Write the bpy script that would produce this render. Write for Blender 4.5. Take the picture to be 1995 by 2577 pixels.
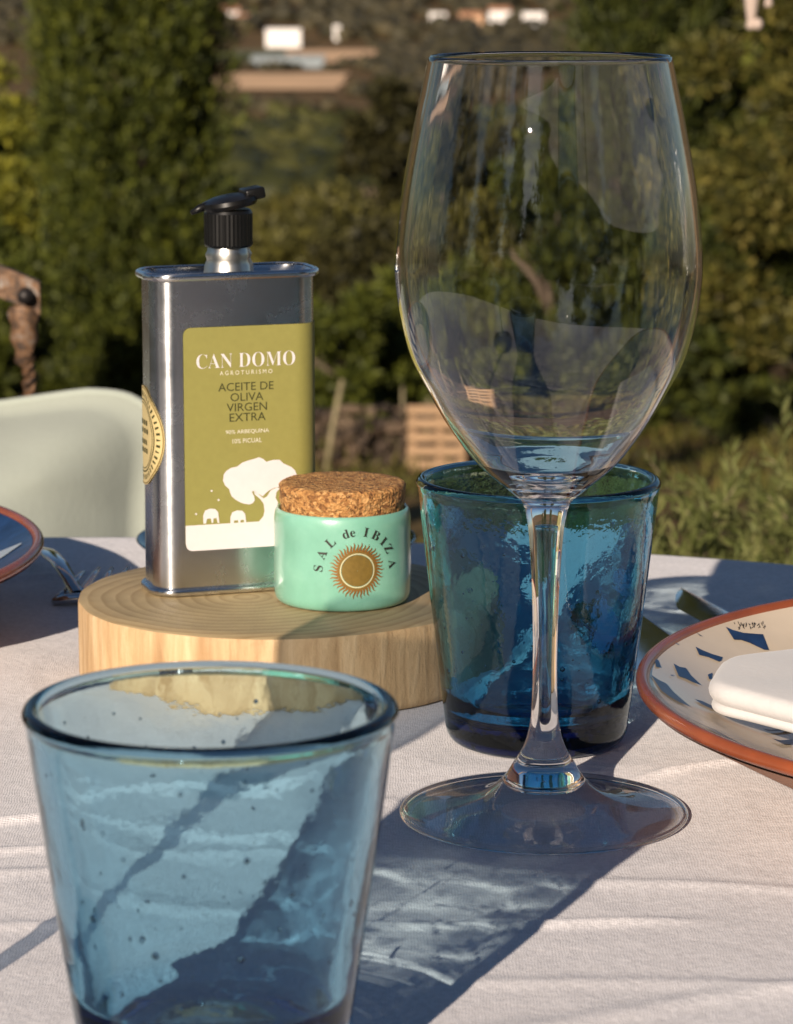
import bpy, bmesh, math, random
import numpy as np
from mathutils import Vector, Matrix

sc = bpy.context.scene
for o in list(bpy.data.objects):
    bpy.data.objects.remove(o, do_unlink=True)
COL = sc.collection
PI = math.pi
R = math.radians
T = 0.75                      # table top height

# ------------------------------------------------------------------ camera, sky, sun, exposure
cam = bpy.data.cameras.new('camera')
cam_ob = bpy.data.objects.new('camera', cam)
COL.objects.link(cam_ob)
cam_ob.location = (0, 0, 1.01)
cam_ob.rotation_euler = (R(90 - 10.45), 0, 0)
cam.sensor_fit = 'VERTICAL'
cam.sensor_height = 36
cam.lens = 36 * 7900 / 2577
cam.clip_start = 0.02
cam.clip_end = 9000
cam.dof.use_dof = True
cam.dof.focus_distance = 0.97
cam.dof.aperture_fstop = 30
cam.dof.aperture_blades = 7
sc.camera = cam_ob

SUN_EL, SUN_AZ = 20.0, 19.5   # the sun stands behind the camera, a little to the left
world = bpy.data.worlds.new('World')
sc.world = world
world.use_nodes = True
wn = world.node_tree
bg = wn.nodes['Background']
sky = wn.nodes.new('ShaderNodeTexSky')
sky.sky_type = 'NISHITA'
sky.sun_disc = False
sky.sun_elevation = R(SUN_EL)
sky.sun_rotation = R(180 + SUN_AZ)
sky.air_density = 1.0
sky.dust_density = 0.4
sky.ozone_density = 3.0
wn.links.new(sky.outputs[0], bg.inputs[0])
bg.inputs[1].default_value = 0.05

sun = bpy.data.lights.new('sun', 'SUN')
sun.energy = 5.0
sun.cycles.is_caustics_light = True
sun.angle = R(0.5)
sun.color = (1.0, 0.85, 0.70)
sun_ob = bpy.data.objects.new('sun', sun)
COL.objects.link(sun_ob)
sdir = Vector((math.sin(R(SUN_AZ)) * math.cos(R(SUN_EL)), math.cos(R(SUN_AZ)) * math.cos(R(SUN_EL)), -math.sin(R(SUN_EL))))
sun_ob.rotation_euler = sdir.to_track_quat('-Z', 'Y').to_euler()

sc.view_settings.view_transform = 'Standard'
sc.view_settings.look = 'None'
sc.view_settings.exposure = 0.43
sc.view_settings.gamma = 1.0
sc.view_settings.use_curve_mapping = False
sc.render.engine = 'CYCLES'
cy = sc.cycles
cy.use_denoising = True
cy.max_bounces = 24
cy.transmission_bounces = 24
cy.transparent_max_bounces = 24
cy.glossy_bounces = 8
cy.diffuse_bounces = 3
cy.blur_glossy = 0.3
cy.sample_clamp_indirect = 8

# ------------------------------------------------------------------ helpers
def setp(o, label=None, cat=None, group=None, kind=None):
    if label: o['label'] = label
    if cat: o['category'] = cat
    if group: o['group'] = group
    if kind: o['kind'] = kind
    return o

def thing(name, label, cat, loc=(0, 0, 0), rz=0.0, group=None):
    o = bpy.data.objects.new(name, None)
    o.empty_display_size = 0.02
    COL.objects.link(o)
    o.location = loc
    o.rotation_euler = (0, 0, rz)
    return setp(o, label, cat, group)

def link(name, me, parent=None):
    o = bpy.data.objects.new(name, me)
    COL.objects.link(o)
    if parent: o.parent = parent
    return o

def mesh_np(name, V, F, mat=None, parent=None, smooth=True):
    """V (n,3); F (m,k) equal sized faces, or a list of faces"""
    me = bpy.data.meshes.new(name)
    V = np.asarray(V, dtype=np.float32)
    if isinstance(F, np.ndarray):
        m, k = F.shape
        me.vertices.add(len(V)); me.vertices.foreach_set('co', V.ravel())
        me.loops.add(m * k); me.loops.foreach_set('vertex_index', F.astype(np.int32).ravel())
        me.polygons.add(m); me.polygons.foreach_set('loop_start', np.arange(0, m * k, k, dtype=np.int32))
        me.polygons.foreach_set('loop_total', np.full(m, k, dtype=np.int32))
        me.update(calc_edges=True)
    else:
        me.from_pydata([tuple(map(float, v)) for v in V], [], [tuple(int(i) for i in f) for f in F])
        me.update()
    if smooth: me.polygons.foreach_set('use_smooth', np.ones(len(me.polygons), dtype=bool))
    if mat: me.materials.append(mat)
    return link(name, me, parent)

def grid_faces(nu, nv, wrap_u=False):
    """vertices indexed i*nv + j"""
    iu = np.arange(nu if wrap_u else nu - 1)
    i, j = np.meshgrid(iu, np.arange(nv - 1), indexing='ij')
    i = i.ravel(); j = j.ravel(); i2 = (i + 1) % nu
    return np.stack([i * nv + j, i2 * nv + j, i2 * nv + j + 1, i * nv + j + 1], 1)

class MB:
    def __init__(s): s.v = []; s.f = []
    def add(s, V, F):
        b = len(s.v); s.v += [tuple(v) for v in V]; s.f += [tuple(i + b for i in f) for f in F]; return s
    def box(s, c, h, rot=None, bev=0.0):
        bm = bmesh.new(); bmesh.ops.create_cube(bm, size=1)
        for v in bm.verts: v.co = Vector((v.co.x * 2 * h[0], v.co.y * 2 * h[1], v.co.z * 2 * h[2]))
        if bev: bmesh.ops.bevel(bm, geom=bm.edges[:], offset=bev, segments=2, affect='EDGES', profile=0.5)
        M = Matrix.Translation(c) @ (rot.to_4x4() if rot else Matrix.Identity(4))
        bm.verts.index_update()
        s.add([M @ v.co for v in bm.verts], [[v.index for v in f.verts] for f in bm.faces]); bm.free(); return s
    def tube(s, pts, rad, n=10, cap=True):
        pts = [Vector(p) for p in pts]
        rad = [rad] * len(pts) if not hasattr(rad, '__len__') else rad
        V = []; up = Vector((0, 0, 1)); prev = None
        for i, p in enumerate(pts):
            d = (pts[min(i + 1, len(pts) - 1)] - pts[max(i - 1, 0)]).normalized()
            if prev is None:
                a = d.cross(up if abs(d.z) < .9 else Vector((1, 0, 0))).normalized()
            else:
                a = (prev - d * prev.dot(d)).normalized()
            prev = a; b = d.cross(a)
            for k in range(n):
                t = 2 * PI * k / n; V.append(p + (a * math.cos(t) + b * math.sin(t)) * rad[i])
        F = []
        for i in range(len(pts) - 1):
            for k in range(n):
                k2 = (k + 1) % n; F.append((i * n + k, i * n + k2, (i + 1) * n + k2, (i + 1) * n + k))
        if cap: F.append(tuple(range(n - 1, -1, -1))); F.append(tuple((len(pts) - 1) * n + k for k in range(n)))
        return s.add(V, F)
    def build(s, name, mat, parent=None, smooth=True, auto=None):
        o = mesh_np(name, s.v, s.f, mat, parent, smooth)
        if smooth and auto: o.data.set_sharp_from_angle(angle=R(auto))
        return o

def lathe(prof, n=128, closed=False, rfun=None):
    """prof list of (r,z); returns V,F. Points at r=0 stay as tiny rings"""
    prof = np.array(prof, float); m = len(prof)
    th = np.linspace(0, 2 * PI, n, endpoint=False)
    V = np.zeros((n, m, 3))
    V[:, :, 0] = np.cos(th)[:, None] * prof[None, :, 0]
    V[:, :, 1] = np.sin(th)[:, None] * prof[None, :, 0]
    V[:, :, 2] = prof[None, :, 1]
    if rfun is not None: V = rfun(V, th)
    if closed:
        i, j = np.meshgrid(np.arange(n), np.arange(m), indexing='ij'); i = i.ravel(); j = j.ravel()
        i2 = (i + 1) % n; j2 = (j + 1) % m
        F = np.stack([i * m + j, i2 * m + j, i2 * m + j2, i * m + j2], 1)
    else:
        F = grid_faces(n, m, True)
    return V.reshape(-1, 3), F

def spline(pts, k=6):
    """Catmull-Rom through 2-D points"""
    P = [np.array(p, float) for p in pts]; out = []
    for i in range(len(P) - 1):
        p0 = P[max(i - 1, 0)]; p1 = P[i]; p2 = P[i + 1]; p3 = P[min(i + 2, len(P) - 1)]
        for t in np.linspace(0, 1, k, endpoint=False):
            out.append(.5 * ((2 * p1) + (-p0 + p2) * t + (2 * p0 - 5 * p1 + 4 * p2 - p3) * t * t + (-p0 + 3 * p1 - 3 * p2 + p3) * t ** 3))
    out.append(P[-1]); return out

def snoise(X, Y, seed, octaves=4, f0=1.0, rough=0.55):
    """smooth pseudo noise as a sum of rotated sines"""
    rg = np.random.default_rng(seed); s = np.zeros_like(X, dtype=float); a = 1.0; f = f0; tot = 0
    for o in range(octaves):
        for q in range(4):
            t = rg.uniform(0, 2 * PI); p = rg.uniform(0, 2 * PI); ff = f * rg.uniform(.7, 1.4)
            s += a * np.sin((X * math.cos(t) + Y * math.sin(t)) * ff + p + 1.3 * np.sin((X * math.sin(t) - Y * math.cos(t)) * ff * .6 + p * 2))
            tot += a * .7
        a *= rough; f *= 2.0
    return s / tot

# ---- node helpers
def new_mat(name):
    m = bpy.data.materials.new(name); m.use_nodes = True
    nt = m.node_tree; b = nt.nodes['Principled BSDF']
    return m, nt, b

def nd(nt, typ, **kw):
    n = nt.nodes.new(typ)
    for k, v in kw.items():
        if k in n.inputs: n.inputs[k].default_value = v
        else: setattr(n, k, v)
    return n

def ramp(nt, stops, interp='LINEAR'):
    r = nt.nodes.new('ShaderNodeValToRGB'); cr = r.color_ramp; cr.interpolation = interp
    while len(cr.elements) > 1: cr.elements.remove(cr.elements[-1])
    cr.elements[0].position = stops[0][0]; cr.elements[0].color = (*stops[0][1], 1)
    for p, c in stops[1:]:
        e = cr.elements.new(p); e.color = (*c, 1)
    return r

def coords(nt, scale=(1, 1, 1), out='Object'):
    tc = nt.nodes.new('ShaderNodeTexCoord'); mp = nt.nodes.new('ShaderNodeMapping')
    mp.inputs['Scale'].default_value = scale
    nt.links.new(tc.outputs[out], mp.inputs[0]); return mp.outputs[0]

def noise(nt, vec, scale, detail=4, rough=.55, dist=0.0):
    n = nd(nt, 'ShaderNodeTexNoise', Scale=scale, Detail=detail, Roughness=rough, Distortion=dist)
    if vec is not None: nt.links.new(vec, n.inputs['Vector'])
    return n

def bump(nt, b, height, strength=.3, dist=.001, prev=None):
    n = nd(nt, 'ShaderNodeBump', Strength=strength, Distance=dist)
    nt.links.new(height, n.inputs['Height'])
    if prev: nt.links.new(prev, n.inputs['Normal'])
    nt.links.new(n.outputs[0], b.inputs['Normal']); return n.outputs[0]

def simple(name, col, rough=.5, metal=0.0, coat=0.0, var=.12, scale=60, bumpd=0.0, spec=.5):
    m, nt, b = new_mat(name)
    v = coords(nt)
    n = noise(nt, v, scale, 5)
    r = ramp(nt, [(.25, tuple(c * (1 - var) for c in col)), (.75, tuple(min(1, c * (1 + var)) for c in col))])
    nt.links.new(n.outputs['Fac'], r.inputs[0]); nt.links.new(r.outputs[0], b.inputs['Base Color'])
    b.inputs['Roughness'].default_value = rough; b.inputs['Metallic'].default_value = metal
    b.inputs['Coat Weight'].default_value = coat; b.inputs['Coat Roughness'].default_value = .05
    b.inputs['Specular IOR Level'].default_value = spec
    if bumpd: bump(nt, b, n.outputs['Fac'], .5, bumpd)
    return m

# ------------------------------------------------------------------ materials
def mat_cloth():
    m, nt, b = new_mat('white_linen')
    v = coords(nt)
    w1 = nd(nt, 'ShaderNodeTexWave', Scale=390.0, Distortion=7.0, wave_type='BANDS', bands_direction='X'); w1.inputs['Detail'].default_value = 2; w1.inputs['Detail Scale'].default_value = .4
    w2 = nd(nt, 'ShaderNodeTexWave', Scale=390.0, Distortion=7.0, wave_type='BANDS', bands_direction='Y'); w2.inputs['Detail'].default_value = 2; w2.inputs['Detail Scale'].default_value = .4
    nt.links.new(v, w1.inputs['Vector']); nt.links.new(v, w2.inputs['Vector'])
    mul = nd(nt, 'ShaderNodeMath', operation='ADD'); nt.links.new(w1.outputs['Fac'], mul.inputs[0]); nt.links.new(w2.outputs['Fac'], mul.inputs[1])
    n1 = noise(nt, v, 520, 4, .65); n2 = noise(nt, v, 22, 5)
    r = ramp(nt, [(.2, (.69, .665, .68)), (.8, (.80, .775, .79))])
    nt.links.new(n2.outputs['Fac'], r.inputs[0])
    r3 = ramp(nt, [(.32, (.78, .78, .78)), (.66, (1, 1, 1))]); nt.links.new(n1.outputs['Fac'], r3.inputs[0])
    mx = nd(nt, 'ShaderNodeMix', data_type='RGBA', blend_type='MULTIPLY'); mx.inputs[0].default_value = 1
    nt.links.new(r.outputs[0], mx.inputs[6]); nt.links.new(r3.outputs[0], mx.inputs[7])
    nt.links.new(mx.outputs[2], b.inputs['Base Color'])
    b.inputs['Roughness'].default_value = .95; b.inputs['Sheen Weight'].default_value = .15; b.inputs['Specular IOR Level'].default_value = .15
    a = nd(nt, 'ShaderNodeMath', operation='MULTIPLY_ADD'); a.inputs[1].default_value = 7.0
    nt.links.new(n1.outputs['Fac'], a.inputs[0]); nt.links.new(mul.outputs[0], a.inputs[2])
    p = bump(nt, b, a.outputs[0], .30, .00025)
    n4 = noise(nt, v, 110, 6, .65)
    bump(nt, b, n4.outputs['Fac'], .30, .0016, p)
    return m

def mat_wood(top):
    m, nt, b = new_mat('wood_end_grain' if top else 'wood_side_grain')
    if top:
        tc = nt.nodes.new('ShaderNodeTexCoord'); mp = nt.nodes.new('ShaderNodeMapping'); mp.inputs['Location'].default_value = (.012, .006, 0)
        nt.links.new(tc.outputs['Object'], mp.inputs[0]); v = mp.outputs[0]
        w = nd(nt, 'ShaderNodeTexWave', Scale=62.0, Distortion=5.0, wave_type='RINGS', rings_direction='Z', wave_profile='SAW')
        w.inputs['Detail'].default_value = 3; w.inputs['Detail Scale'].default_value = .35
        nt.links.new(v, w.inputs['Vector'])
        n = noise(nt, coords(nt), 45, 6, .65)
        n2 = noise(nt, coords(nt), 900, 2)
        r = ramp(nt, [(0, (.46, .355, .205)), (.55, (.40, .305, .17)), (.85, (.33, .24, .125)), (1, (.43, .33, .185))])
        nt.links.new(w.outputs['Fac'], r.inputs[0])
        r2 = ramp(nt, [(.3, (.78, .76, .72)), (.7, (1.08, 1.06, 1.0))]); nt.links.new(n.outputs['Fac'], r2.inputs[0])
        mx = nd(nt, 'ShaderNodeMix', data_type='RGBA', blend_type='MULTIPLY'); mx.inputs[0].default_value = 1
        nt.links.new(r.outputs[0], mx.inputs[6]); nt.links.new(r2.outputs[0], mx.inputs[7]); nt.links.new(mx.outputs[2], b.inputs['Base Color'])
        b.inputs['Roughness'].default_value = .65
        p = bump(nt, b, w.outputs['Fac'], .25, .0004); bump(nt, b, n2.outputs['Fac'], .3, .0004, p)
    else:
        v = coords(nt, (1, 1, .12))
        n = noise(nt, v, 160, 6, .6, .4); n2 = noise(nt, coords(nt, (1, 1, .25)), 38, 3); n3 = noise(nt, coords(nt), 300, 4, .6)
        r = ramp(nt, [(.28, (.38, .235, .11)), (.5, (.53, .36, .19)), (.72, (.66, .49, .29))]); nt.links.new(n.outputs['Fac'], r.inputs[0])
        r2 = ramp(nt, [(.30, (.62, .5, .36)), (.42, (1, 1, 1)), (.7, (1.08, 1.06, 1.02))]); nt.links.new(n2.outputs['Fac'], r2.inputs[0])
        mx = nd(nt, 'ShaderNodeMix', data_type='RGBA', blend_type='MULTIPLY'); mx.inputs[0].default_value = .8
        nt.links.new(r.outputs[0], mx.inputs[6]); nt.links.new(r2.outputs[0], mx.inputs[7]); nt.links.new(mx.outputs[2], b.inputs['Base Color'])
        b.inputs['Roughness'].default_value = .7
        p = bump(nt, b, n.outputs['Fac'], .8, .0010); bump(nt, b, n3.outputs['Fac'], .5, .0008, p)
    return m

def mat_glass(name, sig=None, ior=1.5, wav=0.0, clear=0.0, tint=(1, 1, 1)):
    """sig: absorption per metre (r,g,b)"""
    m = bpy.data.materials.new(name); m.use_nodes = True; nt = m.node_tree
    nt.nodes.remove(nt.nodes['Principled BSDF']); out = nt.nodes['Material Output']
    g = nd(nt, 'ShaderNodeBsdfGlass', IOR=ior, Roughness=0.0); g.inputs['Color'].default_value = (*tint, 1)
    sh = g.outputs[0]
    if clear:
        tr = nt.nodes.new('ShaderNodeBsdfTransparent'); tr.inputs[0].default_value = (*tint, 1)
        mx = nt.nodes.new('ShaderNodeMixShader'); mx.inputs[0].default_value = clear
        nt.links.new(g.outputs[0], mx.inputs[1]); nt.links.new(tr.outputs[0], mx.inputs[2]); sh = mx.outputs[0]
    nt.links.new(sh, out.inputs['Surface'])
    if wav:
        n = noise(nt, coords(nt, (1, 1, .6)), 55, 2, .5); n2 = noise(nt, coords(nt), 420, 2, .5)
        b1 = nd(nt, 'ShaderNodeBump', Strength=1.0, Distance=.0004 * wav); nt.links.new(n.outputs['Fac'], b1.inputs['Height'])
        b2 = nd(nt, 'ShaderNodeBump', Strength=1.0, Distance=.000045 * wav); nt.links.new(n2.outputs['Fac'], b2.inputs['Height']); nt.links.new(b1.outputs[0], b2.inputs['Normal'])
        nt.links.new(b2.outputs[0], g.inputs['Normal'])
    if sig:
        k = max(sig) * 1.02
        va = nd(nt, 'ShaderNodeVolumeAbsorption', Density=k); va.inputs['Color'].default_value = (*[1 - s / k for s in sig], 1)
        nt.links.new(va.outputs[0], out.inputs['Volume'])
    return m

def mat_steel(name, col=(.50, .51, .53), rough=.15, scuff=.10, bumpd=.00005, stretch=(1, 1, .03), aniso=0.0):
    m, nt, b = new_mat(name)
    n = noise(nt, coords(nt, stretch), 900, 3, .6); n2 = noise(nt, coords(nt), 60, 5, .7, .6)
    r = ramp(nt, [(.3, (rough, ) * 3), (.75, (rough + scuff, ) * 3)]); nt.links.new(n2.outputs['Fac'], r.inputs[0])
    nt.links.new(r.outputs[0], b.inputs['Roughness'])
    r2 = ramp(nt, [(.3, tuple(c * .88 for c in col)), (.7, tuple(min(1, c * 1.08) for c in col))]); nt.links.new(n2.outputs['Fac'], r2.inputs[0]); nt.links.new(r2.outputs[0], b.inputs['Base Color'])
    b.inputs['Metallic'].default_value = 1
    if aniso:
        tg = nd(nt, 'ShaderNodeTangent', direction_type='RADIAL', axis='Z'); nt.links.new(tg.outputs[0], b.inputs['Tangent']); b.inputs['Anisotropic'].default_value = aniso; b.inputs['Anisotropic Rotation'].default_value = .25
    p = bump(nt, b, n.outputs['Fac'], .25, bumpd)
    n3 = noise(nt, coords(nt), 28, 2); bump(nt, b, n3.outputs['Fac'], .12, .0016, p)
    return m

def mat_mint():
    m, nt, b = new_mat('mint_glaze')
    n = noise(nt, coords(nt), 55, 4, .55); n2 = noise(nt, coords(nt), 190, 3)
    r = ramp(nt, [(.25, (.15, .37, .275)), (.55, (.20, .455, .345)), (.8, (.27, .54, .425))]); nt.links.new(n.outputs['Fac'], r.inputs[0]); nt.links.new(r.outputs[0], b.inputs['Base Color'])
    b.inputs['Roughness'].default_value = .32; b.inputs['Coat Weight'].default_value = .7; b.inputs['Coat Roughness'].default_value = .12
    b.inputs['Subsurface Weight'].default_value = .12; b.inputs['Subsurface Radius'].default_value = (.002, .003, .002); b.inputs['Subsurface Scale'].default_value = 1
    bump(nt, b, n2.outputs['Fac'], .15, .0005)
    return m

def mat_cork():
    m, nt, b = new_mat('cork')
    v = nd(nt, 'ShaderNodeTexVoronoi', Scale=780.0, feature='F1'); vec = coords(nt, (1, 1, 1.25))
    nz = noise(nt, vec, 300, 3); mxv = nd(nt, 'ShaderNodeMix', data_type='RGBA'); mxv.inputs[0].default_value = .004
    nt.links.new(vec, mxv.inputs[6]); nt.links.new(nz.outputs['Color'], mxv.inputs[7]); nt.links.new(mxv.outputs[2], v.inputs['Vector'])
    sep = nd(nt, 'ShaderNodeSeparateColor'); nt.links.new(v.outputs['Color'], sep.inputs[0])
    r = ramp(nt, [(0, (.16, .065, .02)), (.2, (.34, .155, .045)), (.6, (.48, .24, .075)), (1, (.60, .34, .13))]); nt.links.new(sep.outputs[0], r.inputs[0])
    n = noise(nt, coords(nt), 420, 4, .65)
    r2 = ramp(nt, [(.36, (.22, .15, .11)), (.47, (1, 1, 1))]); nt.links.new(n.outputs['Fac'], r2.inputs[0])
    mx = nd(nt, 'ShaderNodeMix', data_type='RGBA', blend_type='MULTIPLY'); mx.inputs[0].default_value = .85
    nt.links.new(r.outputs[0], mx.inputs[6]); nt.links.new(r2.outputs[0], mx.inputs[7]); nt.links.new(mx.outputs[2], b.inputs['Base Color'])
    b.inputs['Roughness'].default_value = .85
    p = bump(nt, b, v.outputs['Distance'], .8, .0009); bump(nt, b, n.outputs['Fac'], .8, .0009, p)
    return m

def mat_leaf(name, stops, rough=.6, nscale=3.0, trans=.09):
    m, nt, b = new_mat(name)
    g = nt.nodes.new('ShaderNodeNewGeometry'); n = noise(nt, coords(nt), nscale, 3)
    mxf = nd(nt, 'ShaderNodeMath', operation='MULTIPLY_ADD'); mxf.inputs[1].default_value = .62
    half = nd(nt, 'ShaderNodeMath', operation='MULTIPLY'); half.inputs[1].default_value = .38
    nt.links.new(n.outputs['Fac'], half.inputs[0]); nt.links.new(g.outputs['Random Per Island'], mxf.inputs[0]); nt.links.new(half.outputs[0], mxf.inputs[2])
    r = ramp(nt, [(p, tuple(q * .86 for q in c)) for p, c in stops]); nt.links.new(mxf.outputs[0], r.inputs[0]); nt.links.new(r.outputs[0], b.inputs['Base Color'])
    b.inputs['Roughness'].default_value = rough; b.inputs['Specular IOR Level'].default_value = .25
    tl = nt.nodes.new('ShaderNodeBsdfTranslucent'); nt.links.new(r.outputs[0], tl.inputs[0])
    mx = nt.nodes.new('ShaderNodeMixShader'); mx.inputs[0].default_value = trans
    nt.links.new(b.outputs[0], mx.inputs[1]); nt.links.new(tl.outputs[0], mx.inputs[2]); nt.links.new(mx.outputs[0], nt.nodes['Material Output'].inputs['Surface'])
    return m

def mat_rust():
    m, nt, b = new_mat('rusty_iron')
    n = noise(nt, coords(nt), 130, 6, .7); n2 = noise(nt, coords(nt), 300, 4)
    r = ramp(nt, [(.32, (.022, .018, .016)), (.45, (.085, .05, .03)), (.54, (.20, .105, .05)), (.62, (.20, .16, .13)), (.72, (.33, .30, .27))]); nt.links.new(n.outputs['Fac'], r.inputs[0]); nt.links.new(r.outputs[0], b.inputs['Base Color'])
    b.inputs['Roughness'].default_value = .62; b.inputs['Metallic'].default_value = .25
    bump(nt, b, n2.outputs['Fac'], .6, .001); return m

def mat_fabric(name, col, scale=600):
    m, nt, b = new_mat(name)
    n = noise(nt, coords(nt), scale, 3); n2 = noise(nt, coords(nt), 12, 4)
    r = ramp(nt, [(.25, tuple(c * .9 for c in col)), (.75, tuple(min(1, c * 1.06) for c in col))]); nt.links.new(n2.outputs['Fac'], r.inputs[0]); nt.links.new(r.outputs[0], b.inputs['Base Color'])
    b.inputs['Roughness'].default_value = .95; b.inputs['Sheen Weight'].default_value = .2; b.inputs['Specular IOR Level'].default_value = .15
    bump(nt, b, n.outputs['Fac'], .4, .0006); return m

def mat_ground():
    m, nt, b = new_mat('dry_ground')
    v = coords(nt)
    n = noise(nt, v, .5, 6, .6); n2 = noise(nt, v, 9, 5, .65); n3 = noise(nt, v, .02, 5, .6)
    r = ramp(nt, [(.3, (.10, .062, .03)), (.5, (.16, .10, .05)), (.7, (.10, .10, .035))]); nt.links.new(n.outputs['Fac'], r.inputs[0])
    r2 = ramp(nt, [(.3, (.55, .55, .55)), (.7, (1.2, 1.15, 1.05))]); nt.links.new(n2.outputs['Fac'], r2.inputs[0])
    mx = nd(nt, 'ShaderNodeMix', data_type='RGBA', blend_type='MULTIPLY'); mx.inputs[0].default_value = 1
    nt.links.new(r.outputs[0], mx.inputs[6]); nt.links.new(r2.outputs[0], mx.inputs[7]); nt.links.new(mx.outputs[2], b.inputs['Base Color'])
    b.inputs['Roughness'].default_value = .95; b.inputs['Specular IOR Level'].default_value = .1
    bump(nt, b, n2.outputs['Fac'], .6, .04); return m

M = {}
M['cloth'] = mat_cloth()
M['wood_top'] = mat_wood(True); M['wood_side'] = mat_wood(False)
M['blue_glass'] = mat_glass('pale_blue_glass', (84, 38, 20), 1.5, .5, 0, (.895, .96, .985))
M['teal_glass'] = mat_glass('deep_teal_glass', (205, 85, 46), 1.5, 1.1, 0, (.85, .94, .97))
M['wine_glass'] = mat_glass('clear_crystal', None, 1.5, 0.0, 0)
def mat_thin(name, tint, gain=1.7):
    m = bpy.data.materials.new(name); m.use_nodes = True; nt = m.node_tree; nt.nodes.remove(nt.nodes['Principled BSDF'])
    fr = nd(nt, 'ShaderNodeFresnel', IOR=1.5); k = nd(nt, 'ShaderNodeMath', operation='MULTIPLY'); k.inputs[1].default_value = gain; k.use_clamp = True
    ge = nt.nodes.new('ShaderNodeNewGeometry'); io = nd(nt, 'ShaderNodeMapRange'); io.inputs[3].default_value = 1.5; io.inputs[4].default_value = 1 / 1.5
    nt.links.new(ge.outputs['Backfacing'], io.inputs[0]); nt.links.new(io.outputs[0], fr.inputs['IOR'])
    nt.links.new(fr.outputs[0], k.inputs[0]); tr = nt.nodes.new('ShaderNodeBsdfTransparent'); tr.inputs[0].default_value = (*tint, 1)
    gl = nd(nt, 'ShaderNodeBsdfGlossy', Roughness=0.0); mx = nt.nodes.new('ShaderNodeMixShader')
    nt.links.new(k.outputs[0], mx.inputs[0]); nt.links.new(tr.outputs[0], mx.inputs[1]); nt.links.new(gl.outputs[0], mx.inputs[2])
    nt.links.new(mx.outputs[0], nt.nodes['Material Output'].inputs['Surface']); return m
M['thin_glass'] = mat_thin('thin_smoky_glass', (.60, .64, .68))
M['foot_glass'] = mat_thin('clear_foot_glass', (.985, .985, .985), 1.0)
M['dish_glass'] = mat_glass('clear_dish_glass', (30, 12, 8), 1.5, .5, 0)
M['tin'] = mat_steel('tinplate', (.70, .71, .72), .20, .12, aniso=.75)
M['cutlery'] = mat_steel('polished_steel', (.6, .6, .61), .08, .06, .00003)
M['collar'] = mat_steel('pressed_collar_metal', (.62, .61, .58), .3, .1)
M['mint'] = mat_mint(); M['cork'] = mat_cork()
M['label'] = simple('olive_label_paper', (.26, .24, .066), .5, var=.05, scale=400)
M['white_print'] = simple('white_print', (.66, .63, .63), .5, var=.03, scale=300)
M['cream_print'] = simple('cream_print', (.70, .66, .52), .5, var=.03, scale=300)
M['black_print'] = simple('black_print', (.022, .022, .016), .5, var=.1, scale=300)
M['olive_print'] = simple('dark_olive_print', (.045, .045, .012), .5, var=.1, scale=300)
M['gold_paper'] = simple('gold_paper', (.62, .50, .24), .4, .15, var=.08, scale=200)
M['gold_print'] = simple('gold_print', (.23, .15, .035), .35, .3, var=.15, scale=700)
M['ring_print'] = simple('pale_gold_print', (.62, .60, .38), .35, .2, var=.08, scale=400)
M['rust_print'] = simple('rust_gold_print', (.27, .13, .03), .4, .3, var=.15, scale=600)
M['black_plastic'] = simple('black_plastic', (.006, .006, .006), .35, spec=.3, var=.2, scale=200)
M['grey_plastic'] = simple('translucent_white_plastic', (.36, .37, .37), .25, var=.08, scale=100, coat=.3)
M['terracotta'] = simple('glazed_terracotta', (.25, .060, .019), .24, var=.25, scale=45, coat=.3)
M['raw_clay'] = simple('raw_terracotta', (.44, .22, .13), .7, var=.12, scale=60, bumpd=.0006)
M['cream_glaze'] = simple('cream_glaze', (.62, .52, .40), .22, var=.12, scale=24, coat=.35)
M['blue_glaze'] = simple('cobalt_glaze', (.010, .034, .10), .3, var=.45, scale=140, spec=.35)
M['petal_glaze'] = simple('pale_blue_glaze', (.46, .44, .42), .18, var=.15, scale=60, coat=.8)
M['napkin'] = mat_fabric('white_cotton', (.60, .585, .58), 300)
M['sage'] = mat_fabric('sage_canvas', (.325, .355, .31), 260)
M['sage_trim'] = mat_fabric('sage_piping', (.38, .42, .365), 500)
M['tie'] = mat_fabric('pale_pink_cloth', (.50, .40, .34), 300)
M['rust'] = mat_rust()
M['iron'] = simple('dark_iron', (.03, .026, .025), .5, .6, var=.3, scale=120, bumpd=.0008)
M['ground'] = mat_ground()
M['bark'] = simple('bark', (.11, .08, .055), .9, var=.3, scale=14, bumpd=.01)
def mat_stone():
    m, nt, b = new_mat('limestone'); oi = nt.nodes.new('ShaderNodeObjectInfo'); n = noise(nt, coords(nt), 2.5, 5)
    r = ramp(nt, [(0, (.12, .085, .06)), (.4, (.22, .155, .10)), (.75, (.32, .22, .14)), (1, (.42, .31, .20))]); nt.links.new(oi.outputs['Random'], r.inputs[0])
    r2 = ramp(nt, [(.3, (.6, .6, .6)), (.7, (1.15, 1.1, 1.05))]); nt.links.new(n.outputs['Fac'], r2.inputs[0])
    mx = nd(nt, 'ShaderNodeMix', data_type='RGBA', blend_type='MULTIPLY'); mx.inputs[0].default_value = 1
    nt.links.new(r.outputs[0], mx.inputs[6]); nt.links.new(r2.outputs[0], mx.inputs[7]); nt.links.new(mx.outputs[2], b.inputs['Base Color'])
    b.inputs['Roughness'].default_value = .92; bump(nt, b, n.outputs['Fac'], .8, .3); return m
M['stone'] = mat_stone()
M['plank'] = simple('weathered_pine', (.33, .21, .115), .8, var=.22, scale=16, bumpd=.003)
M['tan_field'] = simple('ploughed_tan_soil', (.66, .41, .22), .95, var=.2, scale=.05)
M['green_field'] = simple('dry_green_field', (.10, .10, .035), .95, var=.25, scale=.05)
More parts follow.
